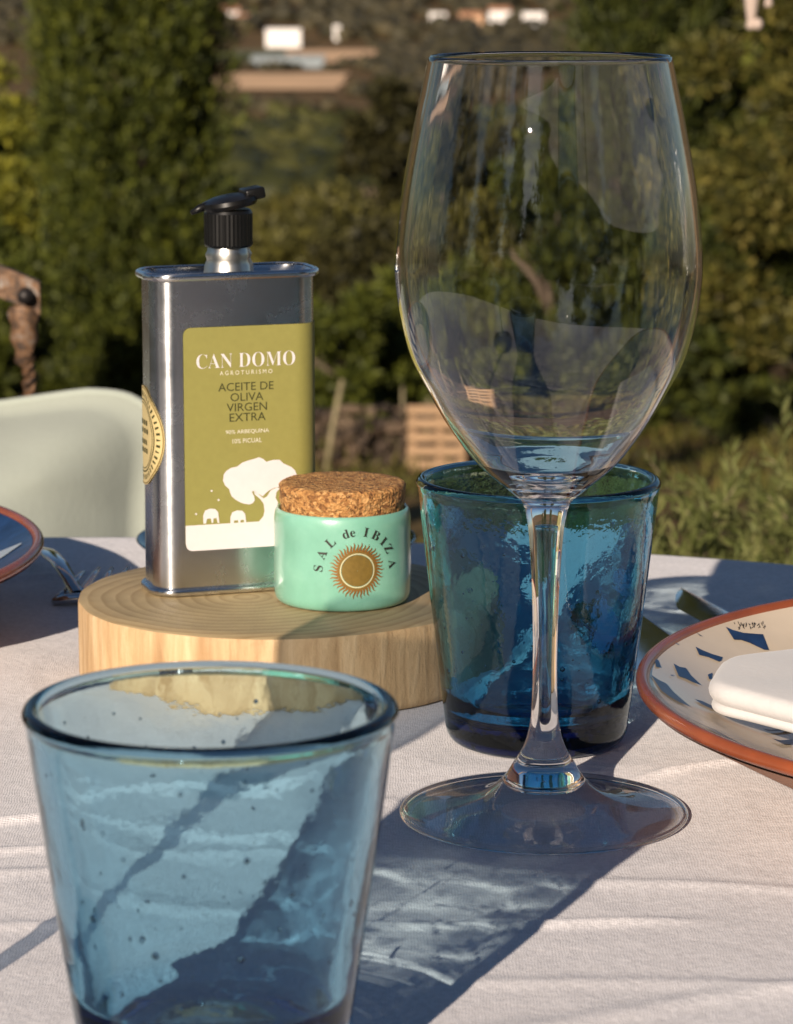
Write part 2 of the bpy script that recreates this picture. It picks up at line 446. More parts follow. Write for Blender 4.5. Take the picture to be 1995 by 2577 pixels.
M['white_wall'] = simple('whitewash', (.80, .76, .72), .8, var=.04, scale=.5)
M['ochre_wall'] = simple('ochre_render', (.62, .38, .22), .8, var=.1, scale=.5)
M['grey_wall'] = simple('grey_sheet', (.20, .23, .24), .6, var=.2, scale=.4)
M['roof_tile'] = simple('clay_roof', (.40, .20, .11), .8, var=.2, scale=.6)
M['window'] = simple('dark_window', (.03, .035, .04), .2, var=.1, scale=1)
M['lawn'] = simple('added_lawn_grass', (.030, .045, .014), .95, var=.4, scale=40, bumpd=.02, spec=.1)
M['added_paving'] = simple('added_limestone_paving', (.32, .30, .28), .9, var=.2, scale=2.5, bumpd=.004)
M['soil'] = simple('orange_soil', (.40, .20, .075), .95, var=.3, scale=4, bumpd=.02)
M['cypress'] = mat_leaf('cypress_leaf', [(.0, (0.0082, 0.0120, 0.0027)), (.35, (0.0307, 0.0411, 0.0068)), (.62, (0.0757, 0.0908, 0.0118)), (.85, (0.1545, 0.1650, 0.0170)), (.95, (0.1751, 0.1200, 0.0340))], nscale=1.6)
M['cypress_dark'] = mat_leaf('dark_cypress_leaf', [(.0, (0.0074, 0.0100, 0.0027)), (.4, (0.0288, 0.0385, 0.0071)), (.7, (0.0715, 0.0832, 0.0126)), (.9, (0.1236, 0.1250, 0.0213)), (.96, (0.1648, 0.0850, 0.0255))], nscale=1.6)
M['olive'] = mat_leaf('olive_leaf', [(.0, (0.0185, 0.0180, 0.0048)), (.4, (0.0613, 0.0574, 0.0119)), (.75, (0.1388, 0.1251, 0.0245)), (.95, (0.1957, 0.1400, 0.0425))], nscale=.8)
M['pine'] = mat_leaf('pine_needle', [(.0, (0.0066, 0.0068, 0.0024)), (.45, (0.0289, 0.0273, 0.0081)), (.8, (0.0721, 0.0640, 0.0170))], nscale=.8)
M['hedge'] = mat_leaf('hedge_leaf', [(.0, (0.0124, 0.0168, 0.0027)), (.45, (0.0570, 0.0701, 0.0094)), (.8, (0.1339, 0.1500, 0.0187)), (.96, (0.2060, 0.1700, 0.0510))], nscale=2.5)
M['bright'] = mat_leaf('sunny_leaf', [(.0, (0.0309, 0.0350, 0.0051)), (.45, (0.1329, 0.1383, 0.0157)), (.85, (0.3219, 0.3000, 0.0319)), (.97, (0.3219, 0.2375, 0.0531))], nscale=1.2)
M['brown_leaf'] = mat_leaf('dry_leaf', [(.0, (0.0093, 0.0100, 0.0021)), (.35, (0.0426, 0.0447, 0.0084)), (.65, (0.1200, 0.1109, 0.0207)), (.88, (0.2124, 0.1688, 0.0372)), (.96, (0.2833, 0.1250, 0.0319))], nscale=2.2)
M['rosemary'] = mat_leaf('rosemary_needle', [(.0, (.06, .075, .02)), (.35, (.13, .15, .04)), (.7, (.22, .235, .075)), (.92, (.34, .32, .13)), (.99, (.30, .18, .09))], nscale=6, trans=.3)
M['stem'] = simple('woody_stem', (.24, .20, .11), .8, var=.25, scale=60)
M['woodland'] = mat_leaf('valley_scrub', [(.0, (.022, .026, .008)), (.5, (.05, .052, .014)), (.9, (.09, .085, .022))], nscale=.05, trans=0.0)
M['forest'] = mat_leaf('far_forest', [(.0, (.028, .026, .014)), (.5, (.055, .047, .024)), (.9, (.095, .075, .036))], nscale=.012, trans=0.0)

# ------------------------------------------------------------------ terrain and far setting
HP = np.array([(-3000, 12), (-300, 2), (-40, 0), (3.6, 0), (6, -.25), (8.8, -.53), (11, -.76), (16, -1.5), (30, -3.4), (60, -6.6), (100, -10.5), (200, -17.5), (350, -25.5), (500, -30), (880, -30), (1000, -25.5),
               (1100, -20), (1500, 8), (2200, 95), (3500, 270), (6000, 300)], float)
def tz(x, y):
    x = np.asarray(x, float); y = np.asarray(y, float)
    z = np.interp(y, HP[:, 0], HP[:, 1])
    return z + np.clip((y - 2.5) / 3, 0, 1) * np.clip((18 - y) / 8, 0.3, 1) * .05 * snoise(x, y, 3, 3, 1.2) + np.clip((y - 950) / 500, 0, 1) * 14 * snoise(x, y, 5, 3, .008)

def build_ground():
    ys = np.concatenate([-np.geomspace(3000, 8, 40), np.linspace(-7, 3, 14), np.linspace(3.2, 18, 75), np.geomspace(18.5, 6000, 110)])
    s = np.linspace(-1, 1, 121); s = np.sign(s) * np.abs(s) ** 1.5
    X = s[None, :] * (14 + .75 * np.abs(ys))[:, None]; Y = np.repeat(ys[:, None], len(s), 1)
    Z = tz(X, Y)
    o = mesh_np('ground', np.stack([X, Y, Z], 2).reshape(-1, 3), grid_faces(len(ys), len(s))[:, ::-1].copy(), M['ground'])
    setp(o, 'brown dry ground falling away to the wooded valley', None, None, 'structure')
build_ground()

def field(name, x0, x1, y0, y1, mat, label):
    X, Y = np.meshgrid(np.linspace(x0, x1, 14), np.linspace(y0, y1, 10), indexing='ij')
    X = X + 1.5 * snoise(X, Y, 11, 2, .2); Yd = Y + 2.0 * snoise(X, Y, 12, 2, .12)
    V = np.stack([X, Yd, tz(X, Yd) + .35], 2).reshape(-1, 3)
    return setp(mesh_np(name, V, grid_faces(14, 10), mat), label, None, None, 'structure')
field('field', -62, -11, 632, 706, M['tan_field'], 'tan ploughed field across the valley floor')
field('field', -29, -4, 765, 848, M['tan_field'], 'long tan field below the white block')
field('field', -60, -29, 765, 848, M['green_field'], 'dull green field beside the tan field')

RNG = np.random.default_rng(7)
ICO = None
def ico(sub):
    bm = bmesh.new(); bmesh.ops.create_icosphere(bm, subdivisions=sub, radius=1); bm.verts.index_update()
    V = np.array([v.co[:] for v in bm.verts]); F = np.array([[v.index for v in f.verts] for f in bm.faces]); bm.free(); return V, F

def blob_field(name, P, Rad, mat, label, sub=1, sq=.8):
    V0, F0 = ico(sub); n = len(P); k = len(V0)
    V = V0[None] * (1 + .28 * RNG.standard_normal((n, k, 1))) * Rad[:, None, None]
    V[:, :, 2] *= sq
    V = V + P[:, None, :]
    F = (F0[None] + (np.arange(n) * k)[:, None, None]).reshape(-1, 3)
    o = mesh_np(name, V.reshape(-1, 3), F, mat, smooth=False)
    return setp(o, label, None, None, 'stuff')

def build_forest():
    P = []; Rd = []
    n = 12000
    y = 880 + 900 * RNG.random(n) ** 1.3; x = (RNG.random(n) - .5) * .95 * y
    keep = ~((y < 905) & (x > -45) & (x < 5)); keep &= ~((y < 1040) & (x > 2) & (x < 60) & (RNG.random(n) < .72))
    keep &= ~((y < 1060) & (x > -62) & (x < -30) & (RNG.random(n) < .6)) & ~((y < 950) & (x > -40) & (x < -20))
    x, y = x[keep], y[keep]; r = 2.2 + 2.2 * RNG.random(len(x)); P.append(np.stack([x, y, tz(x, y) + r * .5], 1)); Rd.append(r)
    n = 4400; y = 230 + 320 * RNG.random(n); x = (RNG.random(n) - .5) * .95 * y; r = 1.3 + 1.3 * RNG.random(n); q = (x / y < -.068) | (x / y > .004) | (y < 520); x, y, r = x[q], y[q], r[q]
    blob_field('woodland', np.stack([x, y, tz(x, y) + r * .5], 1), r, M['woodland'], 'green scrub and treetops filling the near side of the valley', 2)
    n = 420; y = 610 + 270 * RNG.random(n); x = -8 + RNG.random(n) * 30; r = 1 + 1.3 * RNG.random(n); q = (x > -4) | (y < 632) | (y > 852) | ((y > 708) & (y < 760)); x, y, r = x[q], y[q], r[q]; P.append(np.stack([x, y, tz(x, y) + r * .5], 1)); Rd.append(r)
    n = 500; y = 710 + 170 * RNG.random(n); x = 12 + RNG.random(n) * 110; r = 2 + 2 * RNG.random(n)
    P.append(np.stack([x, y, tz(x, y) + r * .5], 1)); Rd.append(r)
    n = 160; y = 720 + 40 * RNG.random(n); x = -60 + RNG.random(n) * 70; k = RNG.random(n) < .35; x, y = x[k], y[k]; r = 1 + RNG.random(len(x))
    P.append(np.stack([x, y, tz(x, y) + r * .5], 1)); Rd.append(r)
    blob_field('forest', np.concatenate(P), np.concatenate(Rd), M['forest'], 'brown green woods covering the far hillside', 1)
build_forest()

def house(x, y, w, d, h, wall, label, roof=None, nwin=2):
    z = float(tz(x, y)) - .3
    t = thing('house', label, 'house', (x, y, z))
    MB().box((0, 0, h / 2), (w / 2, d / 2, h / 2)).build('wall', wall, t, False)
    if roof:
        V = [(-w / 2 - .3, -d / 2 - .3, h), (w / 2 + .3, -d / 2 - .3, h), (w / 2 + .3, d / 2 + .3, h), (-w / 2 - .3, d / 2 + .3, h), (-w / 2, 0, h + .22 * d), (w / 2, 0, h + .22 * d)]
        MB().add(V, [(0, 1, 5, 4), (2, 3, 4, 5), (1, 2, 5), (3, 0, 4), (3, 2, 1, 0)]).build('roof', roof, t, False)
    else:
        MB().box((0, 0, h + .16), (w / 2 + .08, d / 2 + .08, .15)).build('roof', wall, t, False)
    for i in range(nwin):
        MB().box(((i + .5) / nwin * w - w / 2, -d / 2 - .03, h * .5), (.5, .05, .6)).build('window', M['window'], t, False)
    return t

house(-31.0, 872, 9.6, 8, 5.2, M['white_wall'], 'large plain white block above the tan terraces', None, 0)
house(-52.5, 985, 7.5, 7, 3.6, M['white_wall'], 'long pale house beside the cypress edge', M['roof_tile'])
house(-46.5, 960, 4.2, 6, 3.0, M['ochre_wall'], 'small ochre house right of the pale long house', M['roof_tile'], 1)
house(-0.5, 985, 3.6, 4, 2.4, M['white_wall'], 'tiny white house alone on the hillside', None, 1)
house(12.8, 985, 5.2, 5, 3.0, M['white_wall'], 'white house at the left end of the hill hamlet', None)
house(16.2, 935, 3.2, 4, 2.0, M['white_wall'], 'small white hut below the hill hamlet', None, 1)
house(22.5, 960, 7.0, 6, 3.8, M['ochre_wall'], 'ochre house with tiled roof in the hill hamlet', M['roof_tile'])
house(31.5, 972, 6.6, 6, 4.6, M['white_wall'], 'tall white house with tiled roof in the hill hamlet', M['roof_tile'])
house(41.5, 965, 6.4, 6, 4.2, M['white_wall'], 'white house at the right end of the hill hamlet', None)
house(37.5, 925, 6.6, 5, 3.0, M['white_wall'], 'low white house in front of the hill hamlet', None)
house(31.0, 1075, 8.0, 6, 3.0, M['ochre_wall'], 'ochre house highest up the hillside', M['roof_tile'])
house(-104, 900, 2.6, 4, 2.2, M['white_wall'], 'little white hut left of the tall cypress', None, 1)
house(-17.0, 905, 1.7, 2, 4.2, M['white_wall'], 'narrow pale tower behind the tan field', None, 0)
g = thing('shed', 'long grey shed between the two tan fields', 'shed', (-25.5, 742, float(tz(-25.5, 742))))
MB().box((0, 0, 1.3), (8.6, 3, 1.3)).build('wall', M['grey_wall'], g, False)
MB().box((0, 0, 2.75), (8.9, 3.3, .12)).build('roof', M['grey_wall'], g, False)

# ------------------------------------------------------------------ vegetation builders
def unit(v): return v / np.maximum(np.linalg.norm(v, axis=-1, keepdims=True), 1e-9)

def leaf_mesh(P, D, L, Wd):
    """one diamond leaf (quad) each"""
    n = len(P); rnd = RNG.standard_normal((n, 3)); S = unit(np.cross(D, rnd)) * (np.broadcast_to(Wd, (n,)) * .5)[:, None]
    Lv = D * np.broadcast_to(L, (n,))[:, None]
    V = np.stack([P, P + Lv * .45 + S, P + Lv, P + Lv * .45 - S], 1).reshape(-1, 3)
    return V, np.arange(4 * n).reshape(n, 4)

def sprays(C, A, Ls, k, spread, leaf_l, leaf_w, up=.0):
    """k leaves along each spray starting at C heading A"""
    n = len(C); t = RNG.random((n, k, 1))
    P = C[:, None] + A[:, None] * Ls[:, None, None] * t + RNG.standard_normal((n, k, 3)) * (spread * (1 - .6 * t))
    D = unit(A[:, None] * .9 + RNG.standard_normal((n, k, 3)) * .55 + np.array([0, 0, up]))
    return leaf_mesh(P.reshape(-1, 3), D.reshape(-1, 3), leaf_l * (.6 + .8 * RNG.random(n * k)), leaf_w * (.6 + .8 * RNG.random(n * k)))

def trunk(name, base, h, r, parent, lean=(0, 0), limbs=4, crown_r=.4, mat=None):
    m = MB(); pts = []
    for i in range(7):
        t = i / 6; pts.append((base[0] + lean[0] * t + .04 * h * math.sin(3 * t + base[0] * 9) * .3, base[1] + lean[1] * t, base[2] - .15 + (h + .15) * t))
    m.tube(pts, [r * (1 - .65 * i / 6) for i in range(7)], 8)
    for q in range(limbs):
        a = q * 2.4 + base[0]; s = Vector(pts[3 + q % 3]); e = s + Vector((math.cos(a) * crown_r, math.sin(a) * crown_r, h * .3))
        m.tube([s, (s + e) / 2 + Vector((0, 0, .04 * h)), e], [r * .45, r * .3, r * .12], 6)
    return m.build(name, mat or M['bark'], parent)

def columnar(name, label, cat, x, y, w, h, mat, n=1500, k=22, ll=.055, lw=.018, group=None, taper=.75, grow=0):
    z = float(tz(x, y)); t = thing(name, label, cat, (x, y, z), 0, group)
    trunk('trunk', (0, 0, 0), h * .8, .03 * w + .025, t, limbs=3, crown_r=w * .25)
    nf = int(n / 15); fu = RNG.random(nf) ** .9; fa = RNG.random(nf) * 2 * PI; fk = RNG.integers(0, nf, n)
    du = RNG.standard_normal(n) * .17 / h; dt = RNG.standard_normal(n) * .065
    u = np.clip(fu[fk] + du, 0, 1); fr = .79 + .21 * RNG.random(nf)[fk]
    prof = np.minimum(1, .75 + u * 3) * (1 - np.clip((u - taper) / (1.02 - taper), 0, 1) ** 1.6)
    a = fa[fk] + dt / (w / 2 * .8)
    lump = 1 + .10 * np.sin(3 * a + 9 * u + x) + .08 * np.sin(7 * a - 17 * u)
    core = np.exp(-(dt / .06) ** 2) * np.exp(-(du * h / .22) ** 2)
    rr = w / 2 * prof * lump * fr * (.76 + .24 * core * (RNG.random(n) ** .4))
    ins = RNG.random(n) < .25; rr = np.where(ins, w / 2 * prof * np.sqrt(RNG.random(n)) * .8, rr); a = np.where(ins, RNG.random(n) * 2 * PI, a)
    C = np.stack([rr * np.cos(a), rr * np.sin(a), -.05 + u * h * .99], 1)
    A = unit(np.stack([np.cos(a) * .35, np.sin(a) * .35, np.full(n, 1.0)], 1) + .22 * RNG.standard_normal((n, 3)))
    V, F = sprays(C, A, .14 + .22 * RNG.random(n), k, .030, ll, lw, .25)
    mesh_np('crown', V, F, mat, t, False)
    return t

def bushy(name, label, cat, x, y, rx, ry, h, mat, clumps=60, per=260, ll=.06, lw=.025, group=None, th=.35, z0=None, clump_r=.22, zoff=0.0):
    z = float(tz(x, y)) if z0 is None else z0
    t = thing(name, label, cat, (x, y, z), 0, group)
    trunk('trunk', (0, 0, 0), h * .62, .035 * h + .02, t, limbs=5, crown_r=rx * .5)
    c = RNG.standard_normal((clumps, 3)); c = unit(c) * (RNG.random((clumps, 1)) ** .45)
    c[:, 2] = np.abs(c[:, 2]) * 1.0 if th < .2 else c[:, 2]
    Cc = np.stack([c[:, 0] * rx, c[:, 1] * ry, h * th + (c[:, 2] * .5 + .5) * h * (1 - th)], 1)
    if th < .2: Cc[:, 2] = h * th + c[:, 2] * h * (1 - th)
    cr = clump_r * rx * (.6 + .8 * RNG.random(clumps))
    q = unit(RNG.standard_normal((clumps, per, 3))) * (RNG.random((clumps, per, 1)) ** .4) * cr[:, None, None]
    q[:, :, 2] *= .75
    P = (Cc[:, None] + q).reshape(-1, 3)
    D = unit(q.reshape(-1, 3) / cr.repeat(per)[:, None] + .7 * RNG.standard_normal((clumps * per, 3)) + np.array([0, 0, .3]))
    V, F = leaf_mesh(P, D, ll * (.6 + .8 * RNG.random(len(P))), lw * (.6 + .8 * RNG.random(len(P))))
    mesh_np('crown', V, F, mat, t, False)
    return t

# ---- garden trees
columnar('cypress_tree', 'tall dark cypress left of the oil tin', 'tree', -1.36, 16, .98, 7.5, M['cypress'], 7400, 36, .05, .015, taper=.8)
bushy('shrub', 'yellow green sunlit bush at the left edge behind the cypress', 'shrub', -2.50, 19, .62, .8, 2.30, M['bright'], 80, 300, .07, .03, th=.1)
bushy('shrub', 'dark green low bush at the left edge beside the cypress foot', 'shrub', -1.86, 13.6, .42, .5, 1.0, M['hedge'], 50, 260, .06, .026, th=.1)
columnar('cypress_tree', 'cypress standing behind the right side of the wine glass', 'tree', 1.06, 14, .62, 6.8, M['cypress_dark'], 3000, 36, .048, .014, taper=.8)
columnar('cypress_tree', 'slim dark cypress between the wine glass and the big brownish tree', 'tree', 1.52, 15.5, .62, 6.0, M['cypress_dark'], 2600, 34, .048, .014, taper=.8)
bushy('broad_tree', 'big brownish green tree filling the right edge', 'tree', 1.62, 11, .62, .7, 2.9, M['brown_leaf'], 105, 560, .042, .015, th=.1, clump_r=.22)
bushy('broad_tree', 'mid green tree behind the brownish tree at right', 'tree', 2.15, 14.5, .8, .8, 4.6, M['hedge'], 90, 280, .07, .028, th=.1, clump_r=.26)
bushy('shrub', 'dark bushy shrub low behind the wine bowl', 'shrub', .62, 12.5, .45, .4, 1.35, M['cypress_dark'], 60, 260, .06, .022, th=.1)
bushy('shrub', 'shady shrub below the right cypress', 'shrub', 1.12, 11.2, .36, .34, .78, M['cypress_dark'], 44, 240, .06, .022, th=.1)
bushy('shrub', 'green hedge shrub beside the tin above the stone wall', 'shrub', -.20, 11.2, .28, .35, .62, M['hedge'], 40, 260, .05, .016, th=.08)
bushy('shrub', 'green hedge shrub left of the wine bowl above the pallet', 'shrub', .14, 11.6, .30, .35, .70, M['hedge'], 44, 260, .05, .016, th=.08)
for (x, y, rx, h, mk, lab) in ((-.95, 27, .95, 1.5, 'olive', 'olive green bush right of the tall cypress'), (-.15, 24, .75, 1.35, 'pine', 'dark rounded bush behind the tin cap'),
                               (.55, 30, 1.0, 2.0, 'olive', 'dull olive bush seen through the wine bowl'), (-.55, 34, 1.3, 2.0, 'olive', 'yellow olive bush on the slope above the dark bush'),
                               (-.10, 44, .85, 4.15, 'pine', 'dark pine left of the wine glass'), (1.35, 48, 1.4, 3.4, 'pine', 'dark pine behind the wine bowl'),
                               (-1.6, 46, 1.5, 2.2, 'olive', 'olive tree on the slope below the tan field'), (2.4, 60, 1.8, 4.2, 'olive', 'olive tree behind the rim of the wine glass'),
                               (-1.7, 70, 2.2, 3.0, 'olive', 'grey green tree far down the slope near the cypress'), (1.0, 85, 2.4, 4.6, 'pine', 'distant dark pine under the hill hamlet'),
                               (-4.9, 40, 1.6, 2.9, 'bright', 'yellow green tree on the slope at the left edge'), (-6.5, 30, 2.4, 3.6, 'olive', 'olive tree on the slope left of the view'), (-5.2, 17, 1.0, 2.6, 'hedge', 'green tree left of the sunny bush'), (-10.5, 42, 3.0, 4.4, 'pine', 'dark pine farther left on the slope'), (-13, 60, 3.6, 5, 'olive', 'broad olive tree far left on the slope'), (-20, 85, 5, 6.5, 'olive', 'big olive grove tree far down the slope at left'), (7.5, 34, 2.6, 5, 'pine', 'dark pine on the slope right of the view'), (12, 60, 3.6, 6, 'olive', 'broad olive tree on the slope far right'), (3.6, 42, 1.8, 4.0, 'pine', 'dark pine behind the right cypress')):
    s = y / 16
    bushy('tree' if y > 30 else 'shrub', lab, 'tree' if y > 30 else 'shrub', x, y, rx, rx, h, M[mk], 70, 220, .06 * s, .028 * s, th=.1, clump_r=.28)
P = np.stack([np.linspace(-46, -13, 26) + RNG.standard_normal(26), 566 + 5 * RNG.standard_normal(26), np.zeros(26)], 1); P[:, 2] = tz(P[:, 0], P[:, 1]) + .6
blob_field('tree_line', P, 1.3 + .7 * RNG.random(26), M['forest'], 'dark line of trees along the front of the tan field', 2)
# unseen trees and hedges added behind the camera to darken reflections in glass and tin
for (x, y, rx, h, lab) in ((-8.4, -6.0, 2.2, 7.0, 'added leafy tree behind the camera on the left, mirrored in the tin'), (-10.5, -1.5, 2.2, 6.5, 'added leafy tree far left of the table, mirrored in the glass'),
                           (-.5, -8.2, 1.9, 7.4, 'added leafy tree straight behind the camera, mirrored in the wine glass'), (1.5, -6.8, 1.6, 6.8, 'added leafy tree behind the camera on the right'),
                           (7.6, -3.4, 2.0, 6.6, 'added leafy tree far right behind the table'), (6.8, -10.4, 1.9, 7.6, 'added leafy tree beyond the paved terrace behind the camera'), (7.4, -5.0, 1.6, 7.0, 'added leafy tree right behind the camera, third from the middle'), (-5.9, -9.4, 1.6, 6.4, 'added leafy tree behind the camera just left of the sun'), (8.8, -14.5, 3.0, 13.0, 'added very tall tree far behind the camera on the right'), (4.6, -16.0, 2.8, 12.5, 'added very tall tree far behind the camera near the middle'), (-3.2, -10.5, 1.7, 3.3, 'added low leafy tree under the sun behind the camera')):
    bushy('added_tree', lab, 'tree', x, y, rx, rx, h, M['cypress_dark'], 80, 200, .17, .09, th=.08, clump_r=.36)
for (x, y, rx, h, lab) in ((-3.4, -5.2, 1.5, 1.75, 'added rounded hedge bush behind the camera below the sun'), (-.7, -5.6, 1.5, 1.75, 'added rounded hedge bush straight behind the camera'),
                           (3.4, -11.0, 1.8, 2.0, 'added dense hedge bush right behind the camera, dark in the tin'), (7.6, -10.0, 2.0, 2.2, 'added dense hedge bush far right behind the camera, dark in the tin')):
    bushy('added_hedge', lab, 'hedge', x, y, rx, .8, h, M['cypress_dark'], 90, 240, .12, .065, th=.02, clump_r=.30)  # hedges added out of view as a dark backdrop for the tin

# unseen lawn added near the table to darken what the glass mirrors
X, Y = np.meshgrid(np.linspace(-11, 11, 60), np.linspace(-13, 1.6, 50), indexing='ij')
setp(mesh_np('lawn', np.stack([X, Y, tz(X, Y) + .005], 2).reshape(-1, 3), grid_faces(60, 50), M['lawn']), 'unseen green lawn added round the table', None, None, 'structure')
# pale paved terrace added out of view on the right to brighten the tin
X, Y = np.meshgrid(np.linspace(3.0, 6.2, 30), np.linspace(-8.6, -4.4, 30), indexing='ij')
setp(mesh_np('terrace', np.stack([X, Y, tz(X, Y) + .012], 2).reshape(-1, 3), grid_faces(30, 30), M['added_paving']), 'unseen pale paved terrace added behind the camera', None, None, 'structure')

# dry grass and litter on the slope
def dry_grass():
    n = 42000; y = 2.6 + 11.5 * RNG.random(n) ** 1.2; x = (RNG.random(n) - .5) * (.9 + .36 * y); k = snoise(x, y, 71, 3, 2.2) > -.25; x, y = x[k], y[k]; n = len(x)
    D = unit(np.stack([.5 * RNG.standard_normal(n), .5 * RNG.standard_normal(n), .35 + .6 * RNG.random(n)], 1))
    V, F = leaf_mesh(np.stack([x, y, tz(x, y) - .004], 1), D, .035 + .06 * RNG.random(n), .007); setp(mesh_np('dry_grass', V, F, M['brown_leaf'], None, False), 'short dry grass on the slope behind the table', None, None, 'stuff')
dry_grass()

# ---- dry stone wall with its stones, pallet with its planks
def stone_mesh(seed):
    rg = np.random.default_rng(seed); V, F = ico(1); V = V * (1 + .16 * rg.standard_normal((len(V), 1)))
    V = np.sign(V) * np.abs(V) ** .75
    me = bpy.data.meshes.new('stone'); me.from_pydata(V.tolist(), [], F.tolist()); me.materials.append(M['stone']); return me
SM = [stone_mesh(i) for i in range(6)]
wx, wy = -.10, 9.5; wz = float(tz(wx, wy))
wall = thing('stone_wall', 'low dry stone wall between the tin and the wine glass', 'wall', (wx, wy, wz - .02))
rg = random.Random(5); row_z = 0.0
for row in range(6):
    hh = rg.uniform(.014, .022) * (1.25 if row < 2 else 1); x = -.40 + rg.uniform(-.05, .05)
    while x < .36 - (row * .012) - rg.uniform(0, .06):
        w = rg.choice((.012, .018, .026, .036, .048)) * rg.uniform(.85, 1.15); hs = hh * rg.uniform(.7, 1.45)
        o = link('stone', SM[rg.randrange(6)], wall); o.location = (x + w, rg.uniform(-.035, .035), row_z + hh + rg.uniform(-.008, .008) + .012 * math.sin(x * 9))
        o.scale = (w * 1.02, rg.uniform(.04, .07), hs); o.rotation_euler = (rg.uniform(-.25, .25), rg.uniform(-.4, .4), rg.uniform(-.5, .5))
        x += 2 * w * rg.uniform(.9, 1.08)
    row_z += 2 * hh * .86
pal = thing('pallet', 'wooden pallet standing on edge beside the stone wall', 'pallet', (.115, 8.95, float(tz(.115, 8.95))), R(-4))
for i in range(5):
    MB().box((.0, 0, .022 + i * .040), (.085, .008, .0125), None, .002).build('plank', M['plank'], pal, False)
for x in (-.07, .01, .075):
    MB().box((x, .022, .095), (.010, .014, .095), None, .002).build('post', M['plank'], pal, False)
def stick(x, y, h, lx, r, label):
    z = float(tz(x, y)); setp(MB().tube([(0, 0, -.05), (lx * .5, 0, h * .5), (lx, .02, h)], [r, r * .9, r * .8], 7).build('wooden_stake', M['stem']), label, 'stake').location = (x, y, z)
stick(-.215, 9.15, .27, .055, .009, 'pale stick leaning right beside the tin')
stick(.02, 10.2, .22, .0, .006, 'thin upright stake left of the wine bowl')
stick(.10, 10.4, .19, .01, .005, 'short thin stake nearest the wine bowl')
# soil bank and small trunks at right
X, Y = np.meshgrid(np.linspace(.95, 1.75, 30), np.linspace(11.6, 12.6, 14), indexing='ij')
Zb = tz(X, Y) + .30 * np.clip(1 - ((X - 1.3) / .38) ** 2, 0, 1) * np.clip((Y - 11.6) / .5, 0, 1) + .02 * snoise(X, Y, 21, 3, 9) - .02
setp(mesh_np('soil_bank', np.stack([X, Y, Zb], 2).reshape(-1, 3), grid_faces(30, 14), M['soil']), 'orange soil bank in the shade below the brownish tree', None, None, 'structure')

# ---- rosemary bush behind the table
def rosemary():
    t = thing('rosemary_bush', 'feathery light green rosemary bush behind the right side of the table', 'bush', (.50, 2.25, 0))
    n = 1150; x = (RNG.random(n) - .5) * .86; y = (RNG.random(n) - .5) * .5
    top = np.interp(x + .5, [.06, .14, .19, .25, .30, .40, .9], [.49, .585, .615, .625, .64, .66, .665]) + .012 * RNG.standard_normal(n)
    Ls = .10 + .12 * RNG.random(n)
    edge = 1
    zb = (top - Ls * .9) * edge - .16 * RNG.random(n) ** 2.2
    C = np.stack([x, y, zb], 1)
    A = unit(np.stack([.55 * RNG.standard_normal(n) + .25 * np.sign(x), .5 * RNG.standard_normal(n) - .25, np.abs(.9 + .3 * RNG.standard_normal(n))], 1))
    big = RNG.random(n) < .03; Ls[big] *= 1.2
    k = 60; tt = (np.arange(k) + .5) / k
    bend = np.stack([RNG.standard_normal(n) * .25, RNG.standard_normal(n) * .25, -.1 * np.ones(n)], 1)
    Pm = C[:, None] + (A[:, None] * tt[None, :, None] + bend[:, None] * (tt ** 2)[None, :, None]) * Ls[:, None, None]
    tang = unit(A[:, None] + 2 * bend[:, None] * tt[None, :, None])
    side = unit(np.cross(tang, RNG.standard_normal((n, k, 3))))
    D = unit(tang * .95 + side * .65)
    V, F = leaf_mesh(Pm.reshape(-1, 3), D.reshape(-1, 3), np.repeat(.018 * (1.25 - .5 * tt)[None], n, 0).ravel() * (.8 + .5 * RNG.random(n * k)), .0027)
    o = mesh_np('foliage', V, F, M['rosemary'], t, False); o['kind'] = 'stuff'
    m = MB()
    for i in range(0, n, 6):
        m.tube([C[i], C[i] + (A[i] * .5 + bend[i] * .25) * Ls[i], C[i] + (A[i] + bend[i]) * Ls[i]], [.0017, .0014, .0006], 4, False)
    for q in range(16):
        a = q * 2.4; m.tube([(.03 * math.cos(a), .03 * math.sin(a), -.02), (.16 * math.cos(a), .1 * math.sin(a), .2), (.36 * math.cos(a), .2 * math.sin(a), .40)], [.009, .006, .003], 6, False)
    m.build('stem', M['stem'], t)
    # dense inner growth
    q = 9000; P = np.stack([(RNG.random(q) - .5) * .84, (RNG.random(q) - .5) * .48, .05 + (np.interp(np.linspace(-.42, .42, q), [-.42, -.1], [.36, .50])) * RNG.random(q)], 1); P[:, 0] = np.linspace(-.42, .42, q)
    D = unit(RNG.standard_normal((q, 3)) + np.array([0, -.2, .5]))
    V, F = leaf_mesh(P, D, .022, .006); o = mesh_np('foliage', V, F, M['rosemary'], t, False); o['kind'] = 'stuff'
rosemary()

